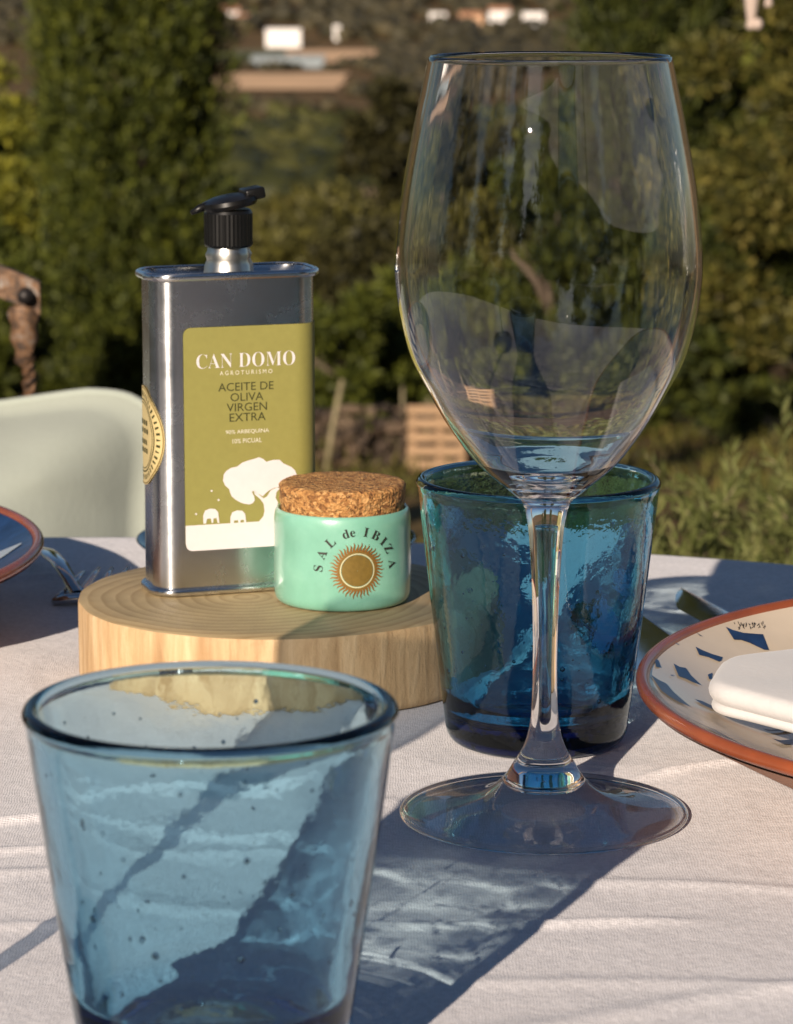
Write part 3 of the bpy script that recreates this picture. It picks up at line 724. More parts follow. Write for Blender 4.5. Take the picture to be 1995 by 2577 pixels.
# ---- pergola post and cord carrying the pale cloth tie
tie = thing('cloth_tie', 'pale cloth tie with knotted end hanging at the top right corner', 'cloth tie', (.335, 3.0, .92))
V, F = lathe([(.0005, 0), (.004, .001), (.005, .005), (.0035, .009), (.0045, .012), (.007, .03), (.009, .06), (.006, .10), (.0015, .13)], 16); mesh_np('strip', V, F, M['tie'], tie)
o = mesh_np('strip', V * np.array([.9, .8, .7]) + np.array([.016, .004, .021]), F, M['tie'], tie)
V, F = lathe([(.0005, -.004), (.004, -.002), (.005, .002), (.003, .006), (.0005, .007)], 12); mesh_np('knot', V + np.array([.006, -.002, .004]), F, M['tie'], tie)
MB().tube([(.008, 0, .012), (.012, 0, .03), (.010, 0, .08), (.004, 0, .14), (0, 0, .6), (0, 0, 1.44)], .0012, 6).build('cord', M['iron'], tie)
pg = thing('pergola', 'weathered wooden pergola beam above the view', 'pergola', (0, 3.0, 0))
MB().box((0, 0, 2.41), (1.6, .05, .05), None, .004).build('beam', M['plank'], pg, False)
for x in (-1.55, 1.55): MB().box((x, 0, 1.18), (.05, .05, 1.18), None, .004).build('post', M['plank'], pg, False)

# ------------------------------------------------------------------ iron chair and cushion
ch = thing('iron_chair', 'rusty iron chair behind the sage cushion', 'chair', (-.405, 1.86, 0))
def twist(x, y, z0, z1, parent, name='rod'):
    n = 70; V = []; F = []; s = .0042
    for i in range(n + 1):
        t = i / n; a = t * (z1 - z0) * 190
        for k in range(4):
            b = a + k * PI / 2; V.append((x + s * math.cos(b), y + s * math.sin(b), z0 + (z1 - z0) * t))
    for i in range(n):
        for k in range(4): F.append((i * 4 + k, i * 4 + (k + 1) % 4, (i + 1) * 4 + (k + 1) % 4, (i + 1) * 4 + k))
    return MB().add(V, F).build(name, M['rust'], parent, False)
for sx in (-1, 1):
    x = sx * .185
    twist(x, 0, .43, .77, ch)
    V, F = lathe([(.004, .755), (.010, .758), (.0085, .765), (.014, .772), (.0125, .780), (.016, .787), (.013, .792)], 14); mesh_np('bracket', V * np.array([.62, .5, 1]) + np.array([x - .002 * sx, 0, 0]), F, M['rust'], ch)
    MB().tube([(x, -.012, .7985), (x, -.004, .7985)], [.0045, .0052], 14).build('bolt', M['iron'], ch)
m = MB(); pts = []
for i in range(21):
    t = i / 20; xx = -.193 + .386 * t; pts.append((xx, .7965 + .045 * math.sin(PI * t) ** .9))
V = []
for xx, zz in pts:
    for dy, dz in ((-.004, -.0095), (-.004, .0095), (.004, .0095), (.004, -.0095)): V.append((xx, dy, zz + dz))
F = []
for i in range(20):
    for k in range(4): F.append((i * 4 + k, (i + 1) * 4 + k, (i + 1) * 4 + (k + 1) % 4, i * 4 + (k + 1) % 4))
F += [(0, 1, 2, 3), (83, 82, 81, 80)]
m.add(V, F).build('top_rail', M['rust'], ch, False)
MB().box((0, -.21, .415), (.20, .21, .012), None, .004).build('seat', M['rust'], ch, False)
for x, y in ((-.18, 0), (.18, 0), (-.18, -.40), (.18, -.40)):
    MB().tube([(x, y, 0), (x, y, .41)], .009, 8).build('leg', M['rust'], ch)

def cushion():
    t = thing('cushion', 'pale sage green cushion with piped edge leaning on the iron chair', 'cushion', (-.364, 1.76, .589))
    t.rotation_euler = (R(-9), 0, 0)
    n = 80; u = np.linspace(-1, 1, n); U, Vv = np.meshgrid(u, u, indexing='ij'); hw, hh = .222, .160
    rho = np.maximum(np.abs(U), np.abs(Vv)); p = 13.0
    q = (np.abs(U) ** p + np.abs(Vv) ** p) ** (1 / p); q = np.where(q < 1e-6, 1, q)
    mx = U * rho / q; mz = Vv * rho / q                    # square mapped onto a rounded square
    th = .003 + .095 * np.clip(1 - (rho / .965) ** 2.2, 0, 1) ** .8
    wr = .0095 * snoise(mx * 2.2, mz * 3.4, 31, 4, 1.3) * np.clip((1 - rho) * 6, 0, 1)
    dip = .012 * np.clip(1 - (mx * 1.1 + .1) ** 2, 0, 1)
    ear = 1 + .035 * np.clip(np.abs(mx * mz) - .62, 0, 1) / .38
    Xc = mx * hw * ear * (1 - .05 * (1 - mz) * .5 * np.abs(mx)); Zc = mz * hh * ear - dip * np.clip(mz, 0, 1)
    Vf = np.stack([Xc, -th + wr, Zc], 2).reshape(-1, 3); Vb = np.stack([Xc, th, Zc], 2).reshape(-1, 3)
    f = grid_faces(n, n)
    mesh_np('cover', np.concatenate([Vf, Vb]), np.concatenate([f, f[:, ::-1] + n * n]), M['sage'], t)
    idx = [(i, 0) for i in range(n)] + [(n - 1, j) for j in range(n)] + [(i, n - 1) for i in range(n - 1, -1, -1)] + [(0, j) for j in range(n - 1, -1, -1)]
    pts = []
    for i, j in idx:
        p = Vector((Xc[i, j] * 1.008, 0, Zc[i, j] * 1.008))
        if not pts or (p - pts[-1]).length > .0035: pts.append(p)
    MB().tube(pts, .0030, 8).build('piping', M['sage_trim'], t)
cushion()

# ------------------------------------------------------------------ table and cloth
TC = (-.13, .925); TR = .70; AX, BY = .57 / .70, .42 / .70     # oval table
tb = thing('oval_table', 'oval table hidden under the white cloth', 'table', (TC[0], TC[1], 0))
V, F = lathe([(.001, T - .030), (TR - .012, T - .030), (TR - .006, T - .02), (TR - .006, T - .010), (TR - .012, T - .004), (.001, T - .004)], 96); mesh_np('tabletop', V * np.array([AX, BY, 1]), F, M['plank'], tb, False)
V, F = lathe([(.001, .72), (.05, .72), (.045, .1), (.06, .05), (.24, .02), (.24, 0), (.001, 0)], 32); mesh_np('pedestal', V, F, M['iron'], tb)

def cloth_h(X, Y):
    z = .0009 * snoise(X, Y, 41, 3, 22) + .00022 * snoise(X, Y, 43, 3, 110)
    z += .00012 * snoise(X * .6, Y, 44, 2, 240)
    def crease(x0, y0, x1, y1, a, w, l=10):
        dx, dy = x1 - x0, y1 - y0; q = math.hypot(dx, dy); nx, ny = -dy / q, dx / q
        d = (X - x0) * nx + (Y - y0) * ny; s = ((X - x0) * dx + (Y - y0) * dy) / q
        d = d + .0022 * np.sin(s * 60 + x0 * 40)
        env = np.clip((s + .03) / .03, 0, 1) * np.clip((q + .03 - s) / .03, 0, 1)
        return .95 * a * env * np.exp(-(d / w) ** 2)
    z = z + crease(-.14, .895, .005, .925, .0022, .0032) + crease(.08, .950, .14, .975, .0018, .003)
    z = z + crease(-.16, .87, -.03, .865, .0014, .003) + crease(-.15, .845, -.02, .85, .001, .004)
    z = z + crease(-.02, .795, .06, .800, .0017, .003) + crease(.03, .72, .20, .79, .0010, .005) + crease(.05, .84, .16, .82, .0009, .004)
    z = z + crease(-.02, .755, .22, .745, .0007, .004) + crease(.12, .86, .18, .70, .0008, .005) + crease(-.2, .79, -.05, .80, .0009, .004)
    z = z + crease(.06, 1.13, .30, 1.10, .0012, .006) + crease(-.30, 1.24, -.02, 1.27, .0012, .006)
    return z
def build_cloth():
    r_in = np.linspace(.002, TR - .004, 330); n = 900; th = np.linspace(0, 2 * PI, n, endpoint=False)
    X = TC[0] + np.cos(th)[:, None] * r_in * AX; Y = TC[1] + np.sin(th)[:, None] * r_in * BY
    Z = T + .0012 + cloth_h(X, Y) * np.clip((TR - r_in) / .02, 0, 1)[None]
    # everything that stands on the cloth presses it flat
    for cx, cy, rad in ((.0445, .909, .043), (.046, .998, .030), (-.0415, .678, .031), (-.041, 1.093, .072), (.225, .933, .085), (-.288, 1.15, .085), (-.05, 1.27, .05)):
        k = np.clip((np.hypot(X - cx, Y - cy) - rad) / .018, 0, 1); Z = T - .0002 + (Z - T + .0002) * k
    rs = []; zs = []
    for a in np.linspace(.15, PI / 2, 6): rs.append(TR - .004 * AX + .006 * math.sin(a)); zs.append(T + .0012 - .008 * (1 - math.cos(a)))
    drop = np.linspace(.02, .26, 14)
    Rk = np.array(rs)[None] + 0 * th[:, None]; Zk = np.array(zs)[None] + 0 * th[:, None]
    wave = .5 + .5 * np.sin(th * 17 + 1.5 * np.sin(th * 3))
    Rd = TR + .004 + (.015 + .075 * wave[:, None]) * (drop / .26)[None] ** 1.3; Zd = T - .008 - drop[None] + 0 * th[:, None]
    Rr = np.concatenate([Rk, Rd], 1); Zr = np.concatenate([Zk, Zd], 1)
    X = np.concatenate([X, TC[0] + np.cos(th)[:, None] * (Rr - TR + TR * AX)], 1); Y = np.concatenate([Y, TC[1] + np.sin(th)[:, None] * (Rr - TR + TR * BY)], 1); Z = np.concatenate([Z, Zr], 1)
    V = np.stack([X, Y, Z], 2); m = V.shape[1]
    o = mesh_np('tablecloth', V.reshape(-1, 3), grid_faces(n, m, True)[:, ::-1].copy(), M['cloth'])
    setp(o, 'creased off white linen cloth draped over the oval table', 'tablecloth')
build_cloth()

# ------------------------------------------------------------------ wooden log slice
def log_slice():
    t = thing('wood_board', 'thick round slice of pale wood under the oil tin and salt jar', 'wooden board', (-.041, 1.093, T))
    def rf(V, th):
        k = 1 + .010 * np.sin(2 * th + .6) + .008 * np.sin(3 * th + 1.0) + .004 * np.sin(7 * th) + .0015 * np.sin(23 * th + 1)
        V[:, :, 0] *= k[:, None]; V[:, :, 1] *= k[:, None]; return V
    Rb = .0722; h = .029
    V, F = lathe([(Rb - .002, .0), (Rb - .0004, .0006), (Rb, .003), (Rb, .010), (Rb, .018), (Rb, h - .0018), (Rb - .0004, h - .0006)], 200, False, rf); mesh_np('side', V, F, M['wood_side'], t)
    V, F = lathe([(Rb - .0004, h - .0006), (Rb - .0014, h), (Rb - .01, h), (.04, h), (.02, h), (.0005, h)], 200, False, rf); mesh_np('top_face', V, F, M['wood_top'], t)
    return t
log_slice()
BT = T + .029

# ------------------------------------------------------------------ text helper (built in font; mathematical bold serif letters give the serif)
def serif(s):
    o = ''
    for c in s:
        if 'A' <= c <= 'Z': o += chr(0x1D400 + ord(c) - 65)
        elif 'a' <= c <= 'z': o += chr(0x1D41A + ord(c) - 97)
        else: o += c
    return o
def text_mesh(body, offset=0.0, res=3):
    cu = bpy.data.curves.new('lettering', 'FONT'); cu.body = body; cu.size = 1; cu.offset = offset; cu.resolution_u = res; cu.fill_mode = 'FRONT'
    ob = bpy.data.objects.new('lettering', cu); COL.objects.link(ob)
    dg = bpy.context.evaluated_depsgraph_get(); dg.update()
    me = bpy.data.meshes.new_from_object(ob.evaluated_get(dg))
    V = np.array([v.co[:2] for v in me.vertices]).reshape(-1, 2); F = [list(p.vertices) for p in me.polygons]
    bpy.data.objects.remove(ob, do_unlink=True); bpy.data.curves.remove(cu); bpy.data.meshes.remove(me)
    return V, F
def fit(V, x0, x1, y0, y1):
    mn = V.min(0); mx = V.max(0)
    return (V - mn) / np.maximum(mx - mn, 1e-6) * np.array([x1 - x0, y1 - y0]) + np.array([x0, y0])

# ------------------------------------------------------------------ oil tin
def oil_tin():
    a, b, r, h = .0604, .0262, .0087, .1142
    t = thing('oil_tin', 'shiny metal olive oil tin with olive green label and black pourer', 'oil tin', (-.0597, 1.1055, BT), R(18.4))
    def per(s, d=0.0):
        """s = 0 in the middle of the front, positive to the right; point and outward normal on the rounded outline"""
        fl = a / 2 - r; sd = b / 2 - r; q = r * PI / 2
        sg = 1 if s >= 0 else -1; s = abs(s)
        if s <= fl: x, y, nx, ny = s, -b / 2, 0, -1
        elif s <= fl + q:
            an = (s - fl) / r; x, y = fl + r * math.sin(an), -sd - r * math.cos(an); nx, ny = math.sin(an), -math.cos(an)
        elif s <= fl + q + 2 * sd: x, y, nx, ny = a / 2, -sd + (s - fl - q), 1, 0
        elif s <= fl + 2 * q + 2 * sd:
            an = (s - fl - q - 2 * sd) / r; x, y = fl + r * math.cos(an), sd + r * math.sin(an); nx, ny = math.cos(an), math.sin(an)
        else: x, y, nx, ny = max(0, fl - (s - fl - 2 * q - 2 * sd)), b / 2, 0, 1
        return sg * (x + nx * d), y + ny * d, sg * nx, ny
    half = (a / 2 - r) * 2 + 2 * (r * PI / 2) + (b - 2 * r)
    ss = np.linspace(-half, half, 161)[:-1]
    def loop(d): return [per(s, d)[:2] for s in ss]
    def wall_rows(rows, name, mat, smooth=True):
        V = []; m = len(rows)
        L = [loop(d) for d, z in rows]
        for i in range(len(ss)):
            for j, (d, z) in enumerate(rows): V.append((*L[j][i], z))
        return mesh_np(name, V, grid_faces(len(ss), m, True), mat, t, smooth)
    zz = np.linspace(.002, h - .0015, 26)
    wall_rows([(-.0003, z) for z in zz], 'body', M['tin'])
    def bead(z, rad, out, name):
        wall_rows([(out + rad * math.cos(q), z + rad * 1.1 * math.sin(q)) for q in np.linspace(-PI * .75, PI * .75, 12)], name, M['tin'])
    bead(.0017, .0012, .0004, 'bottom_seam'); bead(h - .0008, .0013, .0006, 'top_seam')
    rows = [(-.0002, h - .0002), (-.0012, h - .0022), (-.003, h - .0026), (-.008, h - .0026), (-.0125, h - .0026)]
    wall_rows(rows, 'top_panel', M['tin'])
    # neck, cap and flip lid
    cx, cy = .0005, 0.0; z0 = h - .0026
    V, F = lathe([(.0096, 0), (.0092, .002), (.0088, .0045), (.0080, .0065), (.0086, .0080), (.0078, .0095), (.0076, .013)], 6)
    mesh_np('neck', V + np.array([cx, cy, z0]), F, M['collar'], t, False)
    n = 72; th = np.linspace(0, 2 * PI, n, endpoint=False)
    V, F = lathe([(.0068, .0105), (.0081, .0108), (.0084, .0115), (.0084, .0225), (.0081, .0235), (.0075, .0240), (.0005, .0240)], n,
                 rfun=lambda V, th: V * np.stack([1 + .022 * (np.arange(n) % 2)[:, None] * np.array([0, 0, 1, 1, 0, 0, 0])[None]] * 2 + [np.ones((n, 7))], 2))
    mesh_np('cap', V + np.array([cx, cy, z0]), F, M['black_plastic'], t).data.set_sharp_from_angle(angle=R(20))
    rot = Matrix.Rotation(R(-10), 3, 'Y')
    V, F = lathe([(.0005, -.0012), (.0093, -.0012), (.0101, .0002), (.0098, .0016), (.006, .0028), (.0005, .0032)], 40)
    V = np.array([(rot @ Vector(v))[:] for v in V]); mesh_np('lid', V + np.array([cx + .0006, cy, z0 + .0258]), F, M['black_plastic'], t).data.set_sharp_from_angle(angle=R(35))
    MB().tube([(cx - .0135, cy, z0 + .0228), (cx - .010, cy, z0 + .0245), (cx - .004, cy, z0 + .0262)], [.0008, .0015, .0014], 8).build('lid_tongue', M['black_plastic'], t)
    MB().box((cx + .0088, cy, z0 + .0293), (.0036, .005, .0020), rot, .0008).build('lid_catch', M['black_plastic'], t)
    # label wrapped round the right corner
    def sheet(name, s0, s1, z0, z1, rc, mat, d, par, ns=60, corners=(1, 1)):
        S = np.concatenate([np.linspace(s0, s0 + rc, 8), np.linspace(s0 + rc, s1, ns)[1:]]); V = []
        for s in S:
            k = max(0, rc - (s - s0)); e = rc - math.sqrt(max(0, rc * rc - k * k)); x, y, _, _ = per(s, d)
            for j in range(9):
                f = j / 8; V.append((x, y, (z0 + e * corners[0]) * (1 - f) + (z1 - e * corners[1]) * f))
        return mesh_np(name, V, grid_faces(len(S), 9), mat, par)
    lab = sheet('label', -.0198, .040, .0164, .0956, .0026, M['label'], .00010, t)
    sheet('label_band', -.0198, .040, .0164, .0256, .0026, M['white_print'], .00018, lab, corners=(1, 0))
    def printed(name, V2, F, mat, d=.00022):
        mesh_np(name, [(*per(x, d)[:2], z) for x, z in V2], F, mat, lab, False)
    def line(body, x0, x1, z0, z1, mat, off=0.0, name='lettering'):
        V, F = text_mesh(body, off); printed(name, fit(V, x0, x1, z0, z1), F, mat)
    line(serif('CAN DOMO'), -.0152, .0208, .0811, .0862, M['white_print'], -.012)
    line('A G R O T U R I S M O', -.0068, .0124, .0785, .0800, M['cream_print'])
    line('ACEITE DE', -.0074, .0128, .0728, .0757, M['olive_print'])
    line('OLIVA', -.0030, .0090, .0691, .0720, M['olive_print'])
    line('VIRGEN', -.0044, .0103, .0655, .0684, M['olive_print'])
    line('EXTRA', -.0034, .0098, .0619, .0648, M['olive_print'])
    line('90% ARBEQUINA', -.0048, .0110, .0573, .0589, M['cream_print'])
    line('10% PICUAL', -.0024, .0083, .0541, .0557, M['cream_print'])
    # the white tree, flock and ground, cut as flat print
    def px(p):   # picture sheet units (2.114 per photo pixel) to label millimetres
        sx, sy = 300 + p[0] / 2.114, 900 + p[1] / 2.114
        return (-.0062 + (sx - 558) * (.0275 / 187.6), .0415 - (sy - 1206 + (sx - 558) * .075) * (.0161 / 118.5))
    def poly(pts, name='tree_print', mat=None):
        pts = [px(p) for p in pts]; cxx = sum(p[0] for p in pts) / len(pts); czz = sum(p[1] for p in pts) / len(pts)
        bm = bmesh.new(); vs = [bm.verts.new((p[0], p[1], 0)) for p in pts]; bm.faces.new(vs); bmesh.ops.triangulate(bm, faces=bm.faces[:]); bm.verts.index_update()
        printed(name, [(v.co.x, v.co.y) for v in bm.verts], [[v.index for v in f.verts] for f in bm.faces], mat or M['white_print'], .00026); bm.free()
    crown = [(548, 655), (552, 620), (565, 600), (590, 582), (622, 575), (650, 552), (680, 540), (712, 530), (740, 520), (762, 530), (778, 545), (812, 534), (848, 532), (868, 552), (886, 560), (912, 572), (930, 590), (942, 620), (945, 652), (922, 672), (880, 678),
             (850, 682), (820, 690), (792, 704), (772, 722), (758, 738), (738, 728), (724, 722), (708, 708), (700, 716), (712, 740), (715, 762), (704, 778), (688, 785), (662, 782), (640, 775), (612, 758), (592, 740), (585, 720), (580, 700), (560, 682)]
    poly(crown)
    poly([(708, 704), (726, 720), (762, 750), (780, 738), (800, 704), (832, 688), (850, 690), (830, 715), (826, 745), (838, 772), (832, 800), (822, 830), (830, 872), (862, 892), (862, 905), (720, 905), (742, 872), (760, 850), (766, 820), (762, 780), (744, 754), (716, 730)])
    for dx, dy, k in ((0, 0, 1), (143, 8, 1)):
        poly([(442 + dx, 895 + dy), (442 + dx, 850 + dy), (452 + dx, 822 + dy), (478 + dx, 811 + dy), (506 + dx, 813 + dy), (520 + dx, 830 + dy), (524 + dx, 862 + dy), (526 + dx, 890 + dy), (517 + dx, 890 + dy), (512 + dx, 862 + dy), (496 + dx, 866 + dy), (494 + dx, 890 + dy), (486 + dx, 890 + dy), (482 + dx, 866 + dy), (462 + dx, 868 + dy), (456 + dx, 895 + dy)], 'flock_print')
    for x, y in ((488, 712), (524, 762), (405, 842)):
        poly([(x - 7, y), (x, y - 7), (x + 6, y), (x, y + 7)], 'leaf_print')
    # round gold seal round the left edge
    fl = a / 2 - r; sc_ = -(fl + r * PI / 2 + (b - 2 * r) / 2 + .0042); zc = .0560
    def disc(name, r0, r1, mat, d, par):
        n = 48; V = []; rr = np.linspace(r0, r1, 9 if r1 - r0 > .004 else 3)
        for i in range(n):
            for q in rr: x, y, _, _ = per(sc_ + q * math.cos(2 * PI * i / n), d); V.append((x, y, zc + q * math.sin(2 * PI * i / n) * 1.04))
        return mesh_np(name, V, grid_faces(n, len(rr), True), mat, par)
    seal = disc('seal', .0002, .0170, M['gold_paper'], .00010, t)
    disc('seal_ring', .0122, .0127, M['olive_print'], .00020, seal); disc('seal_ring', .0112, .0115, M['olive_print'], .00020, seal); disc('seal_ring', .0163, .0167, M['gold_print'], .0002, seal)
    Vs = []; Fs = []
    for i in range(44):
        an = 2 * PI * i / 44; 
        for q0, q1 in ((.0136, .0153),):
            for da, q in ((-.03, q0), (.03, q0), (.03 if i % 3 else .01, q1), (-.03 if i % 2 else -.01, q1)):
                x, y, _, _ = per(sc_ + q * math.cos(an + da), .0002); Vs.append((x, y, zc + q * math.sin(an + da) * 1.04))
            Fs.append((len(Vs) - 4, len(Vs) - 3, len(Vs) - 2, len(Vs) - 1))
    for k, (zz0, w) in enumerate(((.004, .007), (.001, .008), (-.003, .006), (-.006, .007))):
        for i in range(5):
            s0 = sc_ + (-w + 2 * w * i / 5); s1 = s0 + w * .27
            for s, z in ((s0, zz0), (s1, zz0), (s1, zz0 + .0018), (s0, zz0 + .0018)):
                x, y, _, _ = per(s, .0002); Vs.append((x, y, zc + z))
            Fs.append((len(Vs) - 4, len(Vs) - 3, len(Vs) - 2, len(Vs) - 1))
    mesh_np('seal_print', Vs, Fs, M['olive_print'], seal, False)
oil_tin()

# ------------------------------------------------------------------ salt jar
def salt_jar():
    Rj = .0240; hj = .0340
    t = thing('salt_jar', 'mint green ceramic salt jar with golden sun and cork stopper', 'jar', (-.0190, 1.0820, BT))
    prof = [(.0005, .0012), (.017, .0012), (.0195, .0004), (.0218, .0004), (.0232, .0014), (.0239, .0034)] + [(Rj + .00012 * math.sin(i), z) for i, z in enumerate(np.linspace(.006, .028, 7))] + \
           [(.0239, .0305), (.0235, .0326), (.0228, .0336), (.0222, .0334), (.0217, .0322), (.0213, .028), (.0210, .006), (.0005, .004)]
    V, F = lathe(spline(prof, 3), 128); mesh_np('body', V, F, M['mint'], t)
    Rc = .0212
    def rf(V, th):
        X, Y, Z = V[:, :, 0], V[:, :, 1], V[:, :, 2]; k = 1 + .014 * snoise(th[:, None] * 9 + 0 * Z, Z * 900, 51, 3, 1.3)
        V[:, :, 0] *= k; V[:, :, 1] *= k; V[:, :, 2] += .00030 * snoise(X * 400, Y * 400, 52, 3, 1) * (Z > .041); return V
    prof = [(.0200, .026), (.0203, .030)] + [(Rc + .0012 * (z - .03) / .0125, z) for z in np.linspace(.031, .0412, 12)] + [(.0216, .0419), (.0210, .0423), (.019, .0424), (.015, .0424), (.010, .0425), (.005, .0424), (.0003, .0424)]
    V, F = lathe(prof, 160, False, rf); mesh_np('cork_stopper', V, F, M['cork'], t)
    s0, zc = .0056, .0152       # sun centre, along the wall to the right of the middle
    def on(s, z, d): an = s / Rj; return ((Rj + d) * math.sin(an), -(Rj + d) * math.cos(an), z)
    def put(name, V2, F, mat, d=.00028): return mesh_np(name, [on(s0 + x, zc + z, d) for x, z in V2], F, mat, t, False)
    def discp(r0, r1, nr):
        n = 72; V = []; rr = np.linspace(r0, r1, nr)
        for i in range(n):
            for q in rr: V.append((q * math.cos(2 * PI * i / n), q * math.sin(2 * PI * i / n)))
        return V, grid_faces(n, nr, True)
    put('sun_disc', *discp(.0001, .00555, 8), M['gold_print'])
    put('sun_ring', *discp(.0057, .0061, 3), M['ring_print'])
    put('sun_ring', *discp(.0061, .00665, 3), M['gold_print'])
    nray = 44; V = []; F = []
    for k in range(nray):
        an = 2 * PI * k / nray; L = .0100 if k % 2 == 0 else .0094
        for j in range(8):
            f = j / 7; q = .0066 + (L - .0066) * f; w = .00046 * (1 - f) ** .8 + .00004; bend = .00026 * math.sin(f * 2 * PI) ; ca, sa = math.cos(an), math.sin(an)
            for sgn in (-1, 1): o = bend + sgn * w; V.append((q * ca - o * sa, q * sa + o * ca))
        b0 = k * 16
        for j in range(7): F.append((b0 + 2 * j, b0 + 2 * j + 1, b0 + 2 * j + 3, b0 + 2 * j + 2))
    put('sun_rays', V, F, M['rust_print'])
    Vt = []; Ft = []
    for c, deg, sz in (('S', 177, 1), ('A', 156, 1), ('L', 134, 1), ('d', 108, .95), ('e', 97.5, .95), ('I', 77, 1), ('B', 61, 1), ('I', 44.5, 1), ('Z', 30, 1), ('A', 6, 1)):
        V, Fc = text_mesh(serif(c), -.004)
        k = .0047 * sz; an = R(deg); up = (math.cos(an), math.sin(an)); ri = (math.sin(an), -math.cos(an)); w = V[:, 0].mean()
        b0 = len(Vt)
        for x, y in V:
            xx = (x - w) * k; yy = y * k + .0121; Vt.append((ri[0] * xx + up[0] * yy, ri[1] * xx + up[1] * yy))
        Ft += [[i + b0 for i in f] for f in Fc]
    put('lettering', Vt, Ft, M['black_print'], .00034)
salt_jar()

# ------------------------------------------------------------------ glassware
def tumbler(name, label, loc, r_rim, r_base, h, wall, floor, mat, seed, nb=150, sway=1.0, NA=.005):
    t = thing(name, label, 'tumbler', loc)
    rs = np.random.default_rng(seed)
    f = lambda z: r_base + (r_rim - r_base) * (z / h) ** .93
    out = [(.0005, .0006), (r_base * .55, .0005), (r_base - .006, .0), (r_base - .0025, .0004), (r_base - .0006, .0018), (f(.0045), .0045)]
    for z in np.linspace(.008, h - .004, 14): out.append((f(z), z))
    rim = []
    rc = f(h) - wall / 2
    for a in np.linspace(0, PI, 9): rim.append((rc + (wall / 2 + .0002) * math.cos(a), h - .002 + .002 * math.sin(a)))
    inn = []
    for z in np.linspace(h - .004, floor + .008, 14): inn.append((f(z) - wall * (1 + .9 * (1 - z / h) ** 1.6), z))
    ri = f(floor) - wall * 1.8
    inn += [(ri - .0006, floor + .0045), (ri - .0025, floor + .0018), (ri - .0065, floor + .0004), (ri * .55, floor - .0002), (ri * .25, floor + .0004), (.0005, floor + .0008)]
    prof = spline(out + rim + inn, 3)
    m = len(prof); ninner = np.array([p[1] for p in prof]); zf = np.clip(ninner / h, 0, 1)
    isin = np.arange(m) > (len(out) + 4) * 3
    def rf(V, th):
        z = V[:, :, 2]
        k = 1 + sway * .006 * np.sin(2 * th + seed)[:, None] * zf + sway * .005 * np.sin(3 * th + 2 * seed)[:, None]
        w = np.where(isin[None], 1.0, .45) * NA * snoise(th[:, None] * 3 + 0 * z, z * 190, seed + 3, 3, 1.0) * np.clip(z / .012, 0, 1) * np.clip((h + .004 - z) / .012, .25, 1)
        # keep the seam of the noise closed
        e = np.clip(np.minimum(th, 2 * PI - th) / .5, 0, 1)[:, None]; w = w * e
        V[:, :, 0] *= k + w; V[:, :, 1] *= k + w; return V
    V, F = lathe(prof, 320, False, rf)
    F = F[:]
    V0, F0 = ico(1); F0 = F0[:, ::-1]
    Q = [tuple(q) for q in F]
    bv = []; bf = []
    for i in range(nb):
        z = rs.uniform(.012, h - .007) if i % 6 else rs.uniform(.003, floor - .002); th = rs.uniform(0, 2 * PI)
        if i % 6: rr = f(z) - wall * rs.uniform(.42, .62); br = min(.00085, .00026 * math.exp(.55 * rs.standard_normal())) * (wall / .003)
        else: rr = rs.uniform(0, r_base - .008); br = rs.uniform(.0003, .0007)
        k = 1 + sway * .006 * math.sin(2 * th + seed) * (z / h) + sway * .005 * math.sin(3 * th + 2 * seed)
        b0 = len(V) + len(bv); bv += (V0 * br + np.array([rr * k * math.cos(th), rr * k * math.sin(th), z])).tolist(); bf += (F0 + b0).tolist()
    o = mesh_np('glass', np.concatenate([V, np.array(bv)]), Q + [tuple(x) for x in bf], mat, t)
    return t
tumbler('tumbler', 'pale blue bubbled glass tumbler standing nearest, cut by the lower edge', (-.0415, .678, T), .0418, .0282, .092, .0034, .017, M['blue_glass'], 4, 230, 1.0, .0035)
tumbler('tumbler', 'deep teal bubbled glass tumbler behind the wine glass stem', (.0460, .998, T), .0392, .0290, .0875, .0032, .0085, M['teal_glass'], 9, 330, 1.4, .006)

def wine_glass(name, label, loc, prof_o, wallf, mat, cup_floor):
    t = thing(name, label, 'wine glass', loc)
    po = spline(prof_o, 6)                      # outer outline from foot edge up to the rim
    top = po[-1]
    inner = []
    for (r, z) in reversed(po):
        if z > cup_floor + .0015:
            w = wallf(z); inner.append((max(r - w, .0006), z + (w * .35 if r < .02 else 0)))
    inner = [q for q in inner if q[0] > .0035]
    zb = inner[-1][1]
    inner += [(inner[-1][0] * .6, zb - .0012), (inner[-1][0] * .3, zb - .0017), (.0004, zb - .0018)]
    k0 = next(i for i, q in enumerate(po) if q[0] < .0128); fp = po[:k0 + 1]; po = po[k0:]     # the flat foot is a part of its own
    prof = [(.0004, po[0][1] - .0022), (.006, po[0][1] - .0021), (po[0][0] - .0012, po[0][1] - .0018), (po[0][0] - .0003, po[0][1] - .0009)] + po + [(top[0] - wallf(top[1]) / 2, top[1] + .00045)] + inner
    def rf(V, th):
        k = 1 + .0009 * snoise(th[:, None] * 8 + 0 * V[:, :, 2], V[:, :, 2] * 14, 77, 3, 1.0) * np.clip(np.minimum(th, 2 * PI - th) / .3, 0, 1)[:, None] * (V[:, :, 2] > .1)
        V[:, :, 0] *= k; V[:, :, 1] *= k; return V
    V, F = lathe(prof, 240, False, rf)
    mesh_np('glass', V, F, mat, t)
    V, F = lathe([(fp[-1][0] + .0001, .0016), (.030, .0010), (.039, .0003)] + fp[:-1] + [(fp[-1][0] + .0001, fp[-1][1])], 200); mesh_np('foot', V, F, M['foot_glass'], t)
    V, F = lathe([(.0424 + .00085 * math.cos(a), .00115 + .00085 * math.sin(a)) for a in np.linspace(0, 2 * PI, 14, endpoint=False)], 200, True); mesh_np('foot_rim', V, F, mat, t)
    return t
